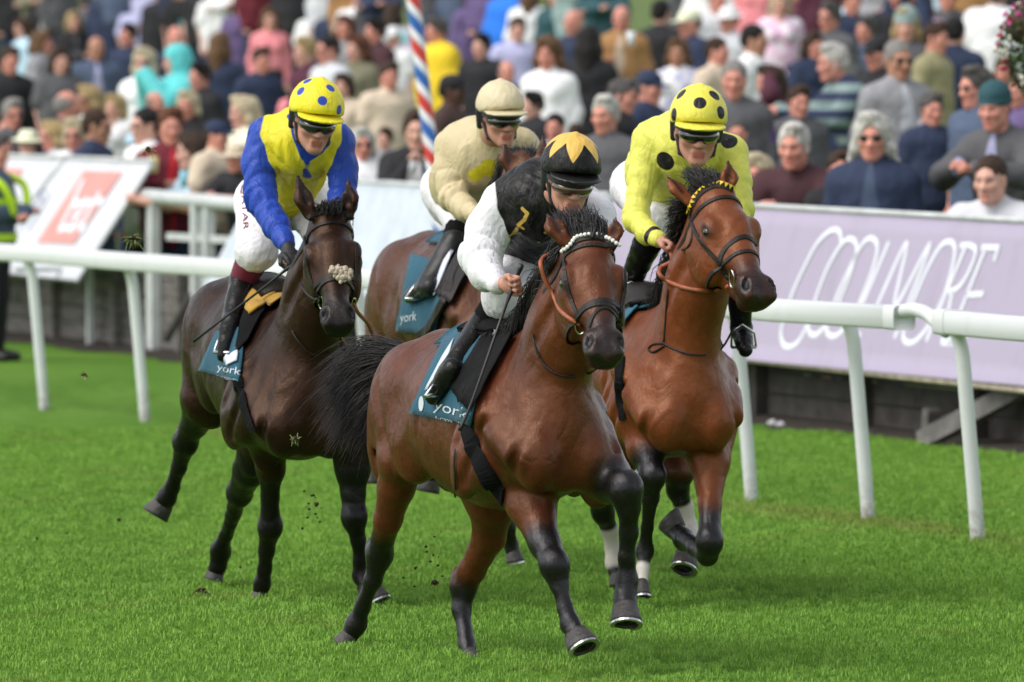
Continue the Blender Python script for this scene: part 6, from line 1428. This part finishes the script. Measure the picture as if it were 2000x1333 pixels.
rows = [
# left, nearest the boards
(25,224,60,20,0,'down','m','grey','gy','r','long',1,'dgrey',None,'','grey haired man in sunglasses at the far left edge, above the bald heads',1),
(14,258,52,-60,0,'down','m','fringe','gy','r','long',1,'brown',None,'','bald pink faced man in profile behind the cream hatted man',0),
(6,291,56,10,0,'down','m',None,None,'r','long',1,'white',None,'','bald man cut by the left edge just above the white board',0),
(54,281,54,15,0,'down','m','hat','gy','p','long',1,'grey',None,'','man in cream brimmed hat and sunglasses at the left board',1,'cream'),
(104,266,60,-70,0,'down','f','bob','bl','r','long',0,'lgrey',None,'','short haired blonde woman in profile with sunglasses, between the hatted man and the white jacket',1),
(147,264,66,-15,0,'lean','f','bob','pb','r','long',1,'white','lilac','tie','blonde woman in sunglasses and white jacket leaning over the betting board',1),
(133,206,62,70,35,'down','m','fringe','gy','r','long',1,'navy',None,'','balding grey haired man turned right, behind the leaning blonde woman',0),
(172,194,56,-50,0,'down','f','bob','bl','t','long',0,'white',None,'','blonde woman in sunglasses facing left, below the man in slate polo shirt',1),
(190,248,78,75,0,'down','m','crop','br','t','tee',1,'navy',None,'','tanned man in profile with cropped hair and navy tee, right of the white jacket',1),
(188,95,70,10,0,'down','m','fringe','dg','t','tee',1,'slate','lilac','v','tanned older man in slate blue polo shirt standing arms down',0),
(281,122,64,-15,0,'down','f','long','pb','p','long',1,'white',None,'','blonde woman in sunglasses and white top beside the turquoise hood',1),
(290,165,48,-10,0,'down','f','bob','bl','p','tee',0,'cream',None,'','fair haired child in front of the blonde woman in white',0),
(343,120,62,-70,0,'phone','f','hood',None,'p','coat',2,'teal',None,'','person in bright turquoise hooded raincoat',0,'teal'),
(344,74,58,30,0,'down','m',None,None,'r','long',1,'navy',None,'','bald pink headed man behind the turquoise hood',0),
(84,84,60,75,0,'cup','f','bob','lb','r','coat',1,'grey',None,'','brown bobbed woman in belted grey coat holding a drink',0),
(44,56,52,-60,0,'down','f','long','br','p','long',1,'lblue',None,'','brown haired woman in pale blue denim jacket, left of the grey coat',0),
(12,25,58,40,0,'down','m','short','br','p','coat',1,'green',None,'','man in dark green coat at the top left corner',0),
(145,42,66,15,0,'fold','f','long','bl','p','long',1,'black','dgrey','v','long haired blonde woman in black leather jacket with folded arms',0),
(86,-2,62,0,0,'down','m','short','gy','p','long',1,'black','lgrey','v','grey haired person in black top at the top left, behind the denim jacket',0),
(214,-22,66,160,0,'down','m','short','br','p','long',2,'navy',None,'','broad navy blue back seen from behind, above the slate polo shirt',0),
(170,4,60,140,0,'down','m','short','dg','p','long',1,'dgrey',None,'','person in charcoal top with back turned, left of the broad navy back',0),
(272,8,56,170,0,'down','m','crop','br','p','tee',1,'lilac',None,'','man in lilac shirt with his back to the track',0),
(356,-20,64,10,0,'down','f','long','bl','p','tee',1,'black','teal','v','person in black tee with teal neckline, head cut by the top edge',0),
(392,-30,62,-20,0,'down','m','short','bk','p','tee',1,'black',None,'','person in plain black tee with bare arm, head out of the frame',0),
(470,12,60,0,0,'down','f','bob','br','p','tee',1,'purple',None,'','woman in purple vee neck top, left of the pink crop top',0),
(430,92,62,165,0,'down','f','long','lb','p','coat',1,'navy',None,'','brown haired woman seen from behind in long navy jacket',0),
(283,246,74,-60,0,'down','m','crop','bk','p','tee',1,'white',None,'','dark haired bearded man in sunglasses and white shirt, profile left',1),
(334,248,84,10,0,'cup','m','short','rd','r','long',1,'maroon','red','v','reddish haired man in maroon jumper holding a cup at the hand rail',0),
(366,206,58,-15,0,'down','f','bob','pb','r','long',1,'black',None,'','blonde woman below the turquoise raincoat',0),
(262,282,46,-20,0,'down','m','cap','bk','b','tee',1,'black',None,'','dark faced man in blue and white cap low behind the betting board',0,'lblue'),
(374,296,78,-70,0,'lean','f','long','br','p','tee',1,'lblue',None,'','long brown haired girl in light blue shirt leaning on the hand rail',0),
(424,266,62,60,0,'down','m','cap','br','r','tee',1,'beige',None,'','man in navy baseball cap behind the girl in light blue',0,'navy'),
(474,220,66,-60,0,'down','f','long','pb','p','long',1,'cream',None,'','long haired blonde woman in profile beside the blue sleeved jockey',0),
(462,310,58,-30,0,'lean','m','hat','dg','r','tee',1,'black',None,'','man in tan brimmed hat leaning on the rail beside the blue sleeved jockey',0,'beige'),
(303,202,50,60,0,'down','m','fringe','gy','r','long',1,'burg',None,'','balding man facing right, behind the maroon jumper',0),
(224,210,52,-30,0,'down','f','bob','bl','p','tee',0,'white',None,'','fair woman in white tee between slate polo shirt and turquoise coat',0),
# middle
(527,38,66,5,0,'down','f','long','lb','p','long',0,'pink',None,'','long haired woman in pink crop top and black skirt',0,None,'skirt'),
(596,102,58,-60,0,'down','m','short','bl','p','long',1,'burg',None,'','blond boy in burgundy jacket facing left',0),
(640,98,68,-60,0,'down','m','crop','bk','r','tee',1,'lgrey',None,'','man in sunglasses and pale grey tee, right of the blond boy',1),
(622,18,58,165,0,'down','m','crop','bk','p','tee',1,'white',None,'','man with white tee shirt back above the pale grey tee',0),
(655,14,56,160,0,'down','m','cap','br','p','long',1,'navy',None,'','man in navy cap and jacket seen from behind, right of the white tee back',0,'navy'),
(674,55,54,-15,0,'down','f','bob','rd','r','long',1,'grey',None,'','auburn haired woman peering above the dark red hair',0),
(697,96,56,-40,0,'down','f','pony','rd','p','vest',1,'olive','white','s','dark red haired woman in olive gilet over white',0),
(733,62,60,-60,0,'fold','m','short','bk','r','long',1,'plum',None,'','dark haired man in brown jumper with folded arms by the striped pole',0),
(768,30,54,170,0,'down','f','bob','br','p','tee',1,'aqua','rose','tie','woman in aqua floral top behind the striped pole',0),
(768,74,44,-30,0,'down','m','cap','br','p','tee',1,'white',None,'','child in white cap left of the striped pole',0,'white'),
(584,168,46,20,0,'down','f','bob','bl','p','tee',0,'pink',None,'','strawberry blonde child in pink just above the blue sleeved jockey',0),
(707,282,66,10,0,'down','f','bob','wh','r','tee',1,'white',None,'','white haired woman in sunglasses beside the leaning young man',1),
(815,256,86,-5,0,'chin','m','short','br','p','long',1,'black','white','v','young dark haired man in black jacket resting his chin above clasped hands',0),
(752,272,44,-20,0,'down','m','short','br','p','tee',1,'grey',None,'','brown haired head low between the white haired woman and the young man',0),
(852,62,58,-60,0,'down','m','short','dg','r','hoodie',2,'yellow',None,'','grey haired man in bright yellow hooded coat',0),
(870,6,62,10,0,'cup','m','short','br','p','long',1,'navy',None,'','man in dark navy hoodie behind the yellow coat',0),
(884,178,64,70,0,'down','m','cap','bk','d','long',1,'brown',None,'','dark skinned man in black cap and brown jacket',0,'black'),
(1000,-24,70,160,0,'down','m','short','br','p','coat',2,'blue',None,'','person in shiny bright blue coat with back turned',0),
(1035,-10,62,170,0,'down','f','long','lb','p','coat',1,'white',None,'','person in long white coat beside the bright blue coat',0),
(925,-6,58,20,0,'down','f','bob','br','p','long',1,'purple',None,'','person in purple top between the navy hoodie and blue coat',0),
(990,142,50,20,0,'down','m','fringe','dg','r','long',1,'navy',None,'','man half hidden behind the cream cap',0),
(1040,206,54,-60,0,'down','m','short','bk','p','tee',1,'black',None,'','dark haired man looking away just right of the cream cap',0),
(1070,106,64,-20,0,'down','f','curly','lb','r','long',1,'white',None,'','curly brown haired woman in chunky white jumper',0),
(1150,84,72,170,0,'down','f','vlong','bk','p','long',1,'black',None,'','woman in black with very long dark hair seen from behind',0),
(1120,44,58,-40,0,'down','m',None,None,'r','long',1,'navy',None,'','bald man looking down, left of the tan jacket',0),
(1214,36,62,-10,0,'cup','m','fringe','gy','r','long',1,'tan','beige','v','greying bald man in tan jacket holding a plastic cup',0),
(1084,250,58,-15,0,'down','m','crop','bk','r','tee',1,'grey',None,'','dark haired man glimpsed above the gold star cap',0),
(1182,226,78,-30,0,'down','m','grey','wh','r','long',1,'dgrey',None,'','white haired man looking down between the two bay horses',0),
(1216,190,68,70,0,'down','m','short','dg','r','long',1,'black',None,'','man in profile with glasses and black jacket, behind the white haired man',0),
(1268,172,68,60,0,'down','m','cap','dg','r','long',1,'navy',None,'','man in blue baseball cap beside the yellow jockey',0,'navy'),
(1126,268,50,170,0,'down','m','short','br','p','tee',1,'grey',None,'','brown haired head seen from behind next to the gold star cap',0),
(1192,288,62,-10,0,'phone','m','short','br','p','tee',1,'white',None,'','brown haired boy holding a phone, between the two bay horses',0),
# right
(1346,46,60,-60,0,'down','m','cap','dg','r','tee',1,'navy',None,'','man in cream cap facing left above the yellow spotted cap',0,'cream'),
(1324,104,58,-10,0,'down','f','long','lb','t','long',1,'white','lilac','tie','girl with long light brown hair in white patterned top',0),
(1402,102,60,60,0,'down','m','crop','br','r','tee',1,'beige',None,'','man with short brown hair and beige tee facing right',0),
(1474,80,66,70,0,'down','m','crop','bk','t','tee',1,'white',None,'','dark haired man in profile with white shirt collar',0),
(1424,40,54,-40,0,'down','m','hat','br','r','long',1,'lgrey',None,'','person under a white brimmed hat behind the beige tee',0,'white'),
(1434,156,78,-5,0,'down','m','crop','gy','r','vest',1,'dgrey','purple','s','smiling bald man in dark padded gilet over purple sleeves',0),
(1502,160,64,-60,0,'head','f','pony','br','r','long',1,'burg',None,'','dark haired woman in burgundy with a hand raised to her head',0),
(1524,6,68,0,0,'down','f','long','pb','p','tee',0,'rose','white','tie','long haired blonde woman in pink and white tie dye top',0),
(1620,34,62,-40,0,'down','m','short','dg','r','long',1,'dgrey',None,'','bearded man in purple tinted sunglasses and dark top',1),
(1664,4,58,20,0,'down','m','short','br','r','coat',1,'navy',None,'','man in navy jacket at the top, right of the purple sunglasses',0),
(1566,-20,60,10,0,'down','m','short','bk','p','long',1,'maroon',None,'','person in maroon top beside the blonde in tie dye, head out of frame',0),
(1626,124,76,-70,0,'lean','m','grey','wh','r','long',1,'navy','sage','st','white haired man in navy and green striped jumper facing left',0),
(1550,288,118,-20,0,'lean','m','grey','wh','r','tee',1,'plum',None,'','smiling white haired man in dark maroon polo leaning on the lilac banner',0),
(1478,342,82,-15,0,'down','f','shag','pb','r','long',1,'slate',None,'','blonde woman in sunglasses behind the bright bay horse',1),
(1704,268,122,-10,0,'down','m','shag','wh','r','long',1,'navy','slate','v','man with long white hair, sunglasses and navy jumper at the lilac banner',1),
(1755,118,84,25,0,'cupr','m','crop','gy','t','long',1,'grey','lgrey','v','tanned man in grey shirt and sunglasses holding a cup',1),
(1770,50,68,-10,0,'down','f','beanie','bl','p','coat',1,'dgrey',None,'','woman in pale teal woolly hat',0,'sage'),
(1714,106,68,-50,0,'down','m','cap','dg','r','long',1,'black',None,'','man in black cap between striped jumper and grey shirt',0,'black'),
(1828,76,62,60,0,'down','m','short','br','r','long',1,'khaki',None,'','brown haired man in khaki top facing right',0),
(1866,66,62,165,0,'raise','m','short','bk','p','long',1,'navy',None,'','man in navy jacket seen from behind with one arm raised',0),
(1945,-6,66,170,0,'down','m','short','dg','p','tee',2,'white',None,'','person in loose white shirt beside the flower basket',0),
(1905,172,84,-60,0,'down','m','grey','dg','r','tee',1,'slate',None,'','grey haired man in sunglasses and slate blue shirt facing left',1),
(1942,212,92,-30,0,'lean','m','beanie','bk','r','coat',1,'dgrey','lilac','v','bearded man in teal striped woolly hat and dark grey coat leaning on the rail',0,'dteal'),
(1906,262,58,-15,0,'down','m','crop','bk','t','tee',1,'black',None,'','dark haired boy peering from behind the dark grey coat',0),
(1934,352,100,-25,0,'lean','m','crop','br','p','tee',1,'lgrey',None,'','shouting boy in pale grey tee leaning on the banner at the right edge',0),
(1990,180,64,-40,0,'down','m','short','br','r','tee',1,'purple',None,'','man in blue purple shirt cut by the right edge',0),
(1962,140,56,-20,0,'down','f','bob','br','r','tee',1,'black',None,'','person in black below the flower basket',0),
(1690,60,54,-30,0,'down','m','short','dg','r','tee',1,'slate',None,'','grey haired man in slate tee behind the black cap',0),
(1590,90,54,30,0,'down','f','bob','br','r','tee',1,'navy',None,'','brown haired woman behind the striped jumper',0),
(1292,28,54,150,0,'down','m','short','bk','p','coat',1,'black',None,'','person in black coat with back turned, standing on the open grass',0),
(1086,-8,60,-20,0,'down','f','long','br','p','coat',1,'dteal',None,'','person in dark green coat above the bald man',0),
(1010,60,50,10,0,'down','m','short','br','p','tee',1,'lilac',None,'','man in lilac tee beside the long white coat',0),
(940,92,52,-30,0,'down','m','short','bk','p','tee',1,'black',None,'','dark haired man half hidden behind the yellow coat',0),
(560,2,56,20,0,'down','m','short','bk','p','long',1,'navy',None,'','man in navy behind the pink crop top, right of her hair',0),
(700,-4,58,-10,0,'down','m','short','br','p','tee',1,'white',None,'','person in white at the top edge, left of the floral top',0),
(735,-12,56,10,0,'down','m','short','bk','b','long',1,'dgrey',None,'','person in charcoal at the top edge above the brown jumper',0),
(425,-18,60,20,0,'down','f','long','br','p','tee',1,'white',None,'','person in white at the top edge above the navy jacket',0),
(312,-14,60,-20,0,'down','m','short','dg','p','long',1,'black',None,'','person in black at the top edge right of the lilac shirt',0),
(250,70,56,-30,0,'down','m','short','bk','r','long',1,'navy',None,'','dark haired man in navy behind the white topped blonde',0),
(390,150,56,-50,0,'down','m','short','bk','r','long',1,'black',None,'','man in black between the turquoise coat and the navy jacket',0),
(118,120,54,20,0,'down','f','long','br','p','tee',1,'dgrey',None,'','woman in charcoal top behind the belted grey coat',0),
(20,120,62,20,0,'down','m','short','br','r','coat',1,'black',None,'','man in black coat at the left edge under the denim jacket',0),
(510,120,52,30,0,'down','m','short','br','r','long',1,'navy',None,'','man in navy in front of the pink crop top',0),
(670,170,52,-20,0,'down','f','bob','br','p','tee',1,'beige',None,'','woman in beige behind the pale grey tee',0),
(760,150,56,20,0,'down','m','short','br','r','tee',1,'beige',None,'','man in beige in front of the brown jumper, left of the striped pole',0),
(1400,4,58,20,0,'down','m','short','gy','r','long',1,'lgrey',None,'','man in light grey above the white brimmed hat',0),
(1455,0,58,-10,0,'down','m','short','br','r','tee',1,'beige',None,'','man in beige at the top edge, left of the tie dye top',0),
(1750,-8,60,-10,0,'down','m','short','br','r','coat',1,'black',None,'','person in black at the top edge above the teal woolly hat',0),
(1800,10,58,10,0,'down','f','long','rd','p','tee',1,'rose',None,'','woman in rose at the top edge right of the teal woolly hat',0),
(1690,-14,58,-10,0,'down','m','short','dg','r','tee',1,'lblue',None,'','person in light blue at the top edge above the slate tee',0),
(1850,-6,58,10,0,'down','m','short','bk','r','coat',1,'dgrey',None,'','person in charcoal coat at the top edge above the raised arm',0),
(1560,200,64,20,0,'down','m','short','br','r','long',1,'dgrey',None,'','man in dark top between the burgundy woman and the maroon polo',0),
(1820,215,66,20,0,'down','m','short','dg','r','long',1,'navy',None,'','man in navy behind the grey shirt sleeve',0),
(1640,330,70,10,0,'down','m','short','br','r','long',1,'black',None,'','dark topped man between the two white haired men at the banner',0),
(950,250,60,10,0,'down','m','short','br','r','long',1,'black',None,'','man in black hidden behind the cream jockey',0),
(760,330,60,10,0,'down','m','short','br','r','long',1,'black',None,'','person in black low behind the pale tarpaulin board',0),
(1440,262,62,0,0,'down','m','crop','dg','r','long',1,'black',None,'','man in black between the gilet and the blonde in sunglasses',0),
(30,-44,58,10,0,'down','m','short','br','p','long',1,'black',None,'','person in black coat whose body alone shows above the dark green coat',0),
(70,-60,58,-25,0,'fold','f','short','bk','p','long',1,'olive',None,'','person in olive jacket, only the body showing at the top left',0),
(118,-52,58,30,0,'down','m','short','dg','p','long',1,'dgrey',None,'','person in charcoal, only the body showing above the denim jacket',0),
(235,-70,58,160,0,'cup','f','short','lb','p','long',1,'slate',None,'','person in slate blue, body only, above the broad navy back',0),
(300,-64,58,-10,0,'down','m','short','br','p','long',1,'lilac',None,'','person in lilac, body only, at the top edge behind the lilac shirt',0),
(350,-72,58,10,0,'down','f','short','bk','p','long',1,'navy',None,'','person in navy, body only, behind the teal necked tee',0),
(450,-60,58,-25,0,'fold','m','short','dg','p','long',1,'white',None,'','person in white, body only, above the purple vee neck',0),
(505,-62,58,30,0,'down','f','short','lb','p','long',1,'maroon',None,'','person in maroon, body only, left above the pink crop top',0),
(575,-58,58,160,0,'cup','m','short','br','p','long',1,'black',None,'','person in black, body only, right above the pink crop top',0),
(640,-66,58,-10,0,'down','f','short','bk','p','long',1,'lgrey',None,'','person in light grey, body only, above the navy cap',0),
(690,-56,58,10,0,'down','m','short','dg','p','long',1,'tan',None,'','person in tan, body only, above the auburn hair',0),
(745,-68,58,-25,0,'fold','f','short','lb','p','long',1,'navy',None,'','person in navy, body only, left of the striped pole top',0),
(845,-60,58,30,0,'down','m','short','br','p','long',1,'dgrey',None,'','person in charcoal, body only, right of the striped pole top',0),
(900,-66,58,160,0,'cup','f','short','bk','p','long',1,'slate',None,'','person in slate, body only, behind the navy hoodie',0),
(960,-72,58,-10,0,'down','m','short','dg','p','long',1,'purple',None,'','person in purple, body only, behind the blue coat',0),
(1130,-58,58,10,0,'down','f','short','lb','p','long',1,'sage',None,'','person in sage green, body only, above the bald man in navy',0),
(1180,-66,58,-25,0,'fold','m','short','br','p','long',1,'dteal',None,'','person in dark teal, body only, left above the tan jacket',0),
(1350,-60,58,30,0,'down','f','short','bk','p','long',1,'dgrey',None,'','person in charcoal, body only, above the cream cap',0),
(1390,-64,58,160,0,'cup','m','short','dg','p','long',1,'white',None,'','person in white, body only, left above the light grey man',0),
(1480,-58,58,-10,0,'down','f','short','lb','p','long',1,'pink',None,'','person in pink, body only, left above the tie dye top',0),
(1610,-62,58,10,0,'down','m','short','br','p','long',1,'burg',None,'','person in burgundy, body only, above the purple sunglasses',0),
(1720,-66,58,-25,0,'fold','f','short','bk','p','long',1,'grey',None,'','person in grey, body only, left above the woolly hat',0),
(1780,-60,58,30,0,'down','m','short','dg','p','long',1,'navy',None,'','person in navy, body only, right above the woolly hat',0),
(1830,-62,58,160,0,'cup','f','short','lb','p','long',1,'lblue',None,'','person in pale blue, body only, above the khaki top',0),
(1900,-58,58,-10,0,'down','m','short','br','p','long',1,'tan',None,'','person in tan, body only, left of the loose white shirt',0),
(1985,-60,58,10,0,'down','f','short','bk','p','long',1,'black',None,'','person in black, body only, behind the flower basket',0),
]
people = []
for q in rows:
    q = list(q); ex = q[16:]; q = q[:16]
    r, k = S_(*q, *( [ex[0]] if ex else [0]), **({'hatc': ex[1]} if len(ex) > 1 and ex[1] else {}), **({'legs': ex[2]} if len(ex) > 2 else {})); people.append(r)
# steward inside the rail at the far left
stw, k = S_(4,338,72,70,0,'fold','m','short','dg','r','long',1,'slate',None,'','steward in blue jacket with fluorescent yellow bands standing inside the rail at far left',0,None,'black',off=-1.5)
z0 = stw.location.copy()
p = G(-8, 706); stw.location = (p[0], p[1], 0); stw.scale = (1.08,)*3
for s_ in (-1, 1):
    Sh = Soft(.02); Sh.seg(V(s_*.10, .06, .06), V(s_*.11, -.12, .035), .05, .04); Sh.seg(V(s_*.10, .05, .05), V(s_*.10, .05, .14), .05, .055); v_, f_ = Sh.surface(.012); obj('shoe', mesh_data('shoe', v_, f_, True), plain('black_shoe', (.012, .012, .012), .5, .2), stw, True)

def band(zc, r0, r1):
    mb = MB(); n = 24; vs = []
    for z in (zc-.03, zc+.03):
        for i in range(n): a = 2*math.pi*i/n; vs.append((r0*math.cos(a), .03 + r1*math.sin(a), z))
    mb.add(vs, [(i, (i+1) % n, n+(i+1) % n, n+i) for i in range(n)]); return mb
HIVIS = plain('fluorescent_yellow_band', (.55, .80, .02), .5, .05)
band(1.22, .245, .20).build('reflective_band', HIVIS, stw, True, True); band(.95, .235, .19).build('reflective_band', HIVIS, stw, True, True)
mb = MB(); mb.tube(spline([(.20, .0, 1.42), (.22, -.13, 1.36), (.16, -.19, 1.25), (.10, -.20, 1.12)], 14), .03, 8); mb.tube(spline([(-.20, .0, 1.42), (-.20, -.13, 1.36), (-.16, -.19, 1.25), (-.10, -.20, 1.12)], 14), .03, 8)
for o in (mb.build('shoulder_band', HIVIS, stw, True, True),): pass
# drinks in hands
def cup(px, py, d, col_m, label):
    p = U(px, py, d); mb = MB(); mb.tube([p + V(0, 0, -.07), p + V(0, 0, .07)], [.034, .043], 14); return tag(mb.build('plastic_cup', col_m, None, True), label, 'cup')
BEER = plain('amber_drink', (.40, .20, .04), .2, .1); CLEAR = plain('cloudy_plastic', (.7, .72, .74), .25, .05); 
def pd(i, f=.33): r = people[i]; return proj(np.array(r.location) + V(0, 0, 1.2*r.scale[0]))[2] - f*r.scale[0]
cup(105, 158, pd(14, .25), BEER, 'plastic cup of amber drink held by the woman in the grey coat'); cup(300, 322, pd(27), plain('pale_lemon_drink', (.7, .62, .25), .3, .1), 'pale yellow drink held by the man in the maroon jumper')
cup(360, 350, pd(30, .4), plain('light_blue_plastic', (.2, .5, .62), .3, .05), 'light blue cup held by the girl leaning on the hand rail'); cup(1232, 76, pd(58), CLEAR, 'clear plastic cup held by the man in the tan jacket'); cup(1752, 212, pd(78), CLEAR, 'clear plastic cup held by the man in the grey shirt')
# ---------------------------------------------------------------- clods of turf thrown up by the hooves
TUFT = plain('torn_turf_blade', (.20, .26, .06), .7, .4, 30); SOIL = plain('clod_soil', (.045, .020, .012), .95, .4, 40, .5, 60)
def divot(px, py, d, r, soil, blades, label, seed):
    rg = np.random.default_rng(seed); c = U(px, py, d); root = thing('turf_divot', label, 'turf clod', tuple(c))
    mb = MB(); mb.sphere(c, r*.55*np.array((1.2, .9, .7)), 9, 6); mb.v[0] += rg.normal(0, r*.14, mb.v[0].shape); mb.build('clod', SOIL, root, False)
    if blades:
        mb = MB()
        for i in range(blades):
            a = nrm(rg.normal(0, 1, 3)); a[2] = -abs(a[2])*.8 if i % 3 else a[2]; L = r*rg.uniform(.4, 1.35); b = nrm(rg.normal(0, 1, 3)); o_ = rg.normal(0, r*.22, 3); mb.tube(spline([c+o_, c + o_ + a*L*.5 + b*L*.25, c + o_ + a*L + b*L*.6 - V(0, 0, L*.35)], 5), np.array([.0022, .0022, .002, .0015, .0006]), 3)
        mb.build('grass_tuft', TUFT, root)
for i, q in enumerate([(260, 468, 33.5, .036, 1, 34, 'tuft of torn turf flying above the near rail at left'), (290, 292, 33.0, .022, 1, 12, 'small scrap of grass flying in front of the left crowd'), (165, 733, 34.0, .020, 1, 16, 'small scrap of turf flying between the two left rail posts'),
    (577, 858, 31.6, .026, 1, 22, 'green grass scrap flying in front of the dark horse chest'), (644, 800, 31.4, .020, 1, 8, 'yellowish grass scrap flying beside the dark horse shoulder'), (392, 1160, 33.8, .055, 1, 26, 'straw coloured clod low behind the planted hind hoof of the dark horse'),
    (618, 985, 32.4, .018, 1, 0, 'reddish soil crumb in the air between the legs of the dark horse'), (612, 968, 32.4, .011, 1, 0, 'smaller soil crumb just above the reddish one'), (604, 995, 32.4, .010, 1, 0, 'smallest soil crumb left of the reddish one'), (594, 960, 32.3, .009, 1, 0, 'dark crumb by the straight foreleg of the dark horse'),
    (849, 1138, 30.8, .022, 1, 4, 'soil clod in the air between the hind legs of the front bay'), (812, 1110, 30.9, .011, 1, 0, 'crumb of soil left of the clod between the hind legs'), (832, 1068, 30.9, .010, 1, 0, 'crumb of soil above the clod between the hind legs'), (232, 1016, 34.2, .014, 1, 0, 'dark crumb near the raised hind hoof of the dark horse'),
    (72, 1052, 33.9, .010, 1, 0, 'tiny dark crumb over the turf at the far left'), (470, 1108, 33.6, .010, 1, 0, 'tiny crumb between the hind and fore hooves of the dark horse'), (952, 1296, 30.2, .012, 1, 3, 'crumb thrown up beside the planted hind hoof of the front bay'), (130, 1042, 34.0, .008, 1, 0, 'tiny crumb over the turf below the second rail post'),
    (480, 1228, 32.6, .012, 1, 5, 'crumb lying over the turf below the dark horse'), (1015, 818, 33.0, .0, 0, 0, '')]):
    if q[3] > 0: divot(*q, 40+i)
rg_ = np.random.default_rng(99)
spray = [(x0 + rg_.normal(0, sx), y0 + rg_.normal(0, sy), d0, n0) for x0, y0, sx, sy, d0, cnt, n0 in ((615, 985, 14, 28, 32.5, 9, 'the straight foreleg of the dark horse'), (835, 1100, 30, 34, 30.8, 10, 'the hind legs of the front bay'), (405, 1170, 26, 16, 33.8, 7, 'the planted hind hoof of the dark horse'), (500, 1195, 26, 14, 33.6, 6, 'the planted fore hoof of the dark horse')) for _ in range(cnt)]
for i, (x, y, d, w_) in enumerate(spray):
    r = float(rg_.uniform(.0025, .0065)); c = U(x, y, d); mb = MB(); mb.sphere((0, 0, 0), r*np.array((1.2, .9, .8)), 7, 5); mb.v[0] = mb.v[0]*(1 + rg_.normal(0, .2, mb.v[0].shape)); o = mb.build('soil_crumb', SOIL); o.location = c
    tag(o, 'tiny soil crumb in the air by ' + w_, 'soil crumb', 'soil crumbs thrown up beside ' + w_)
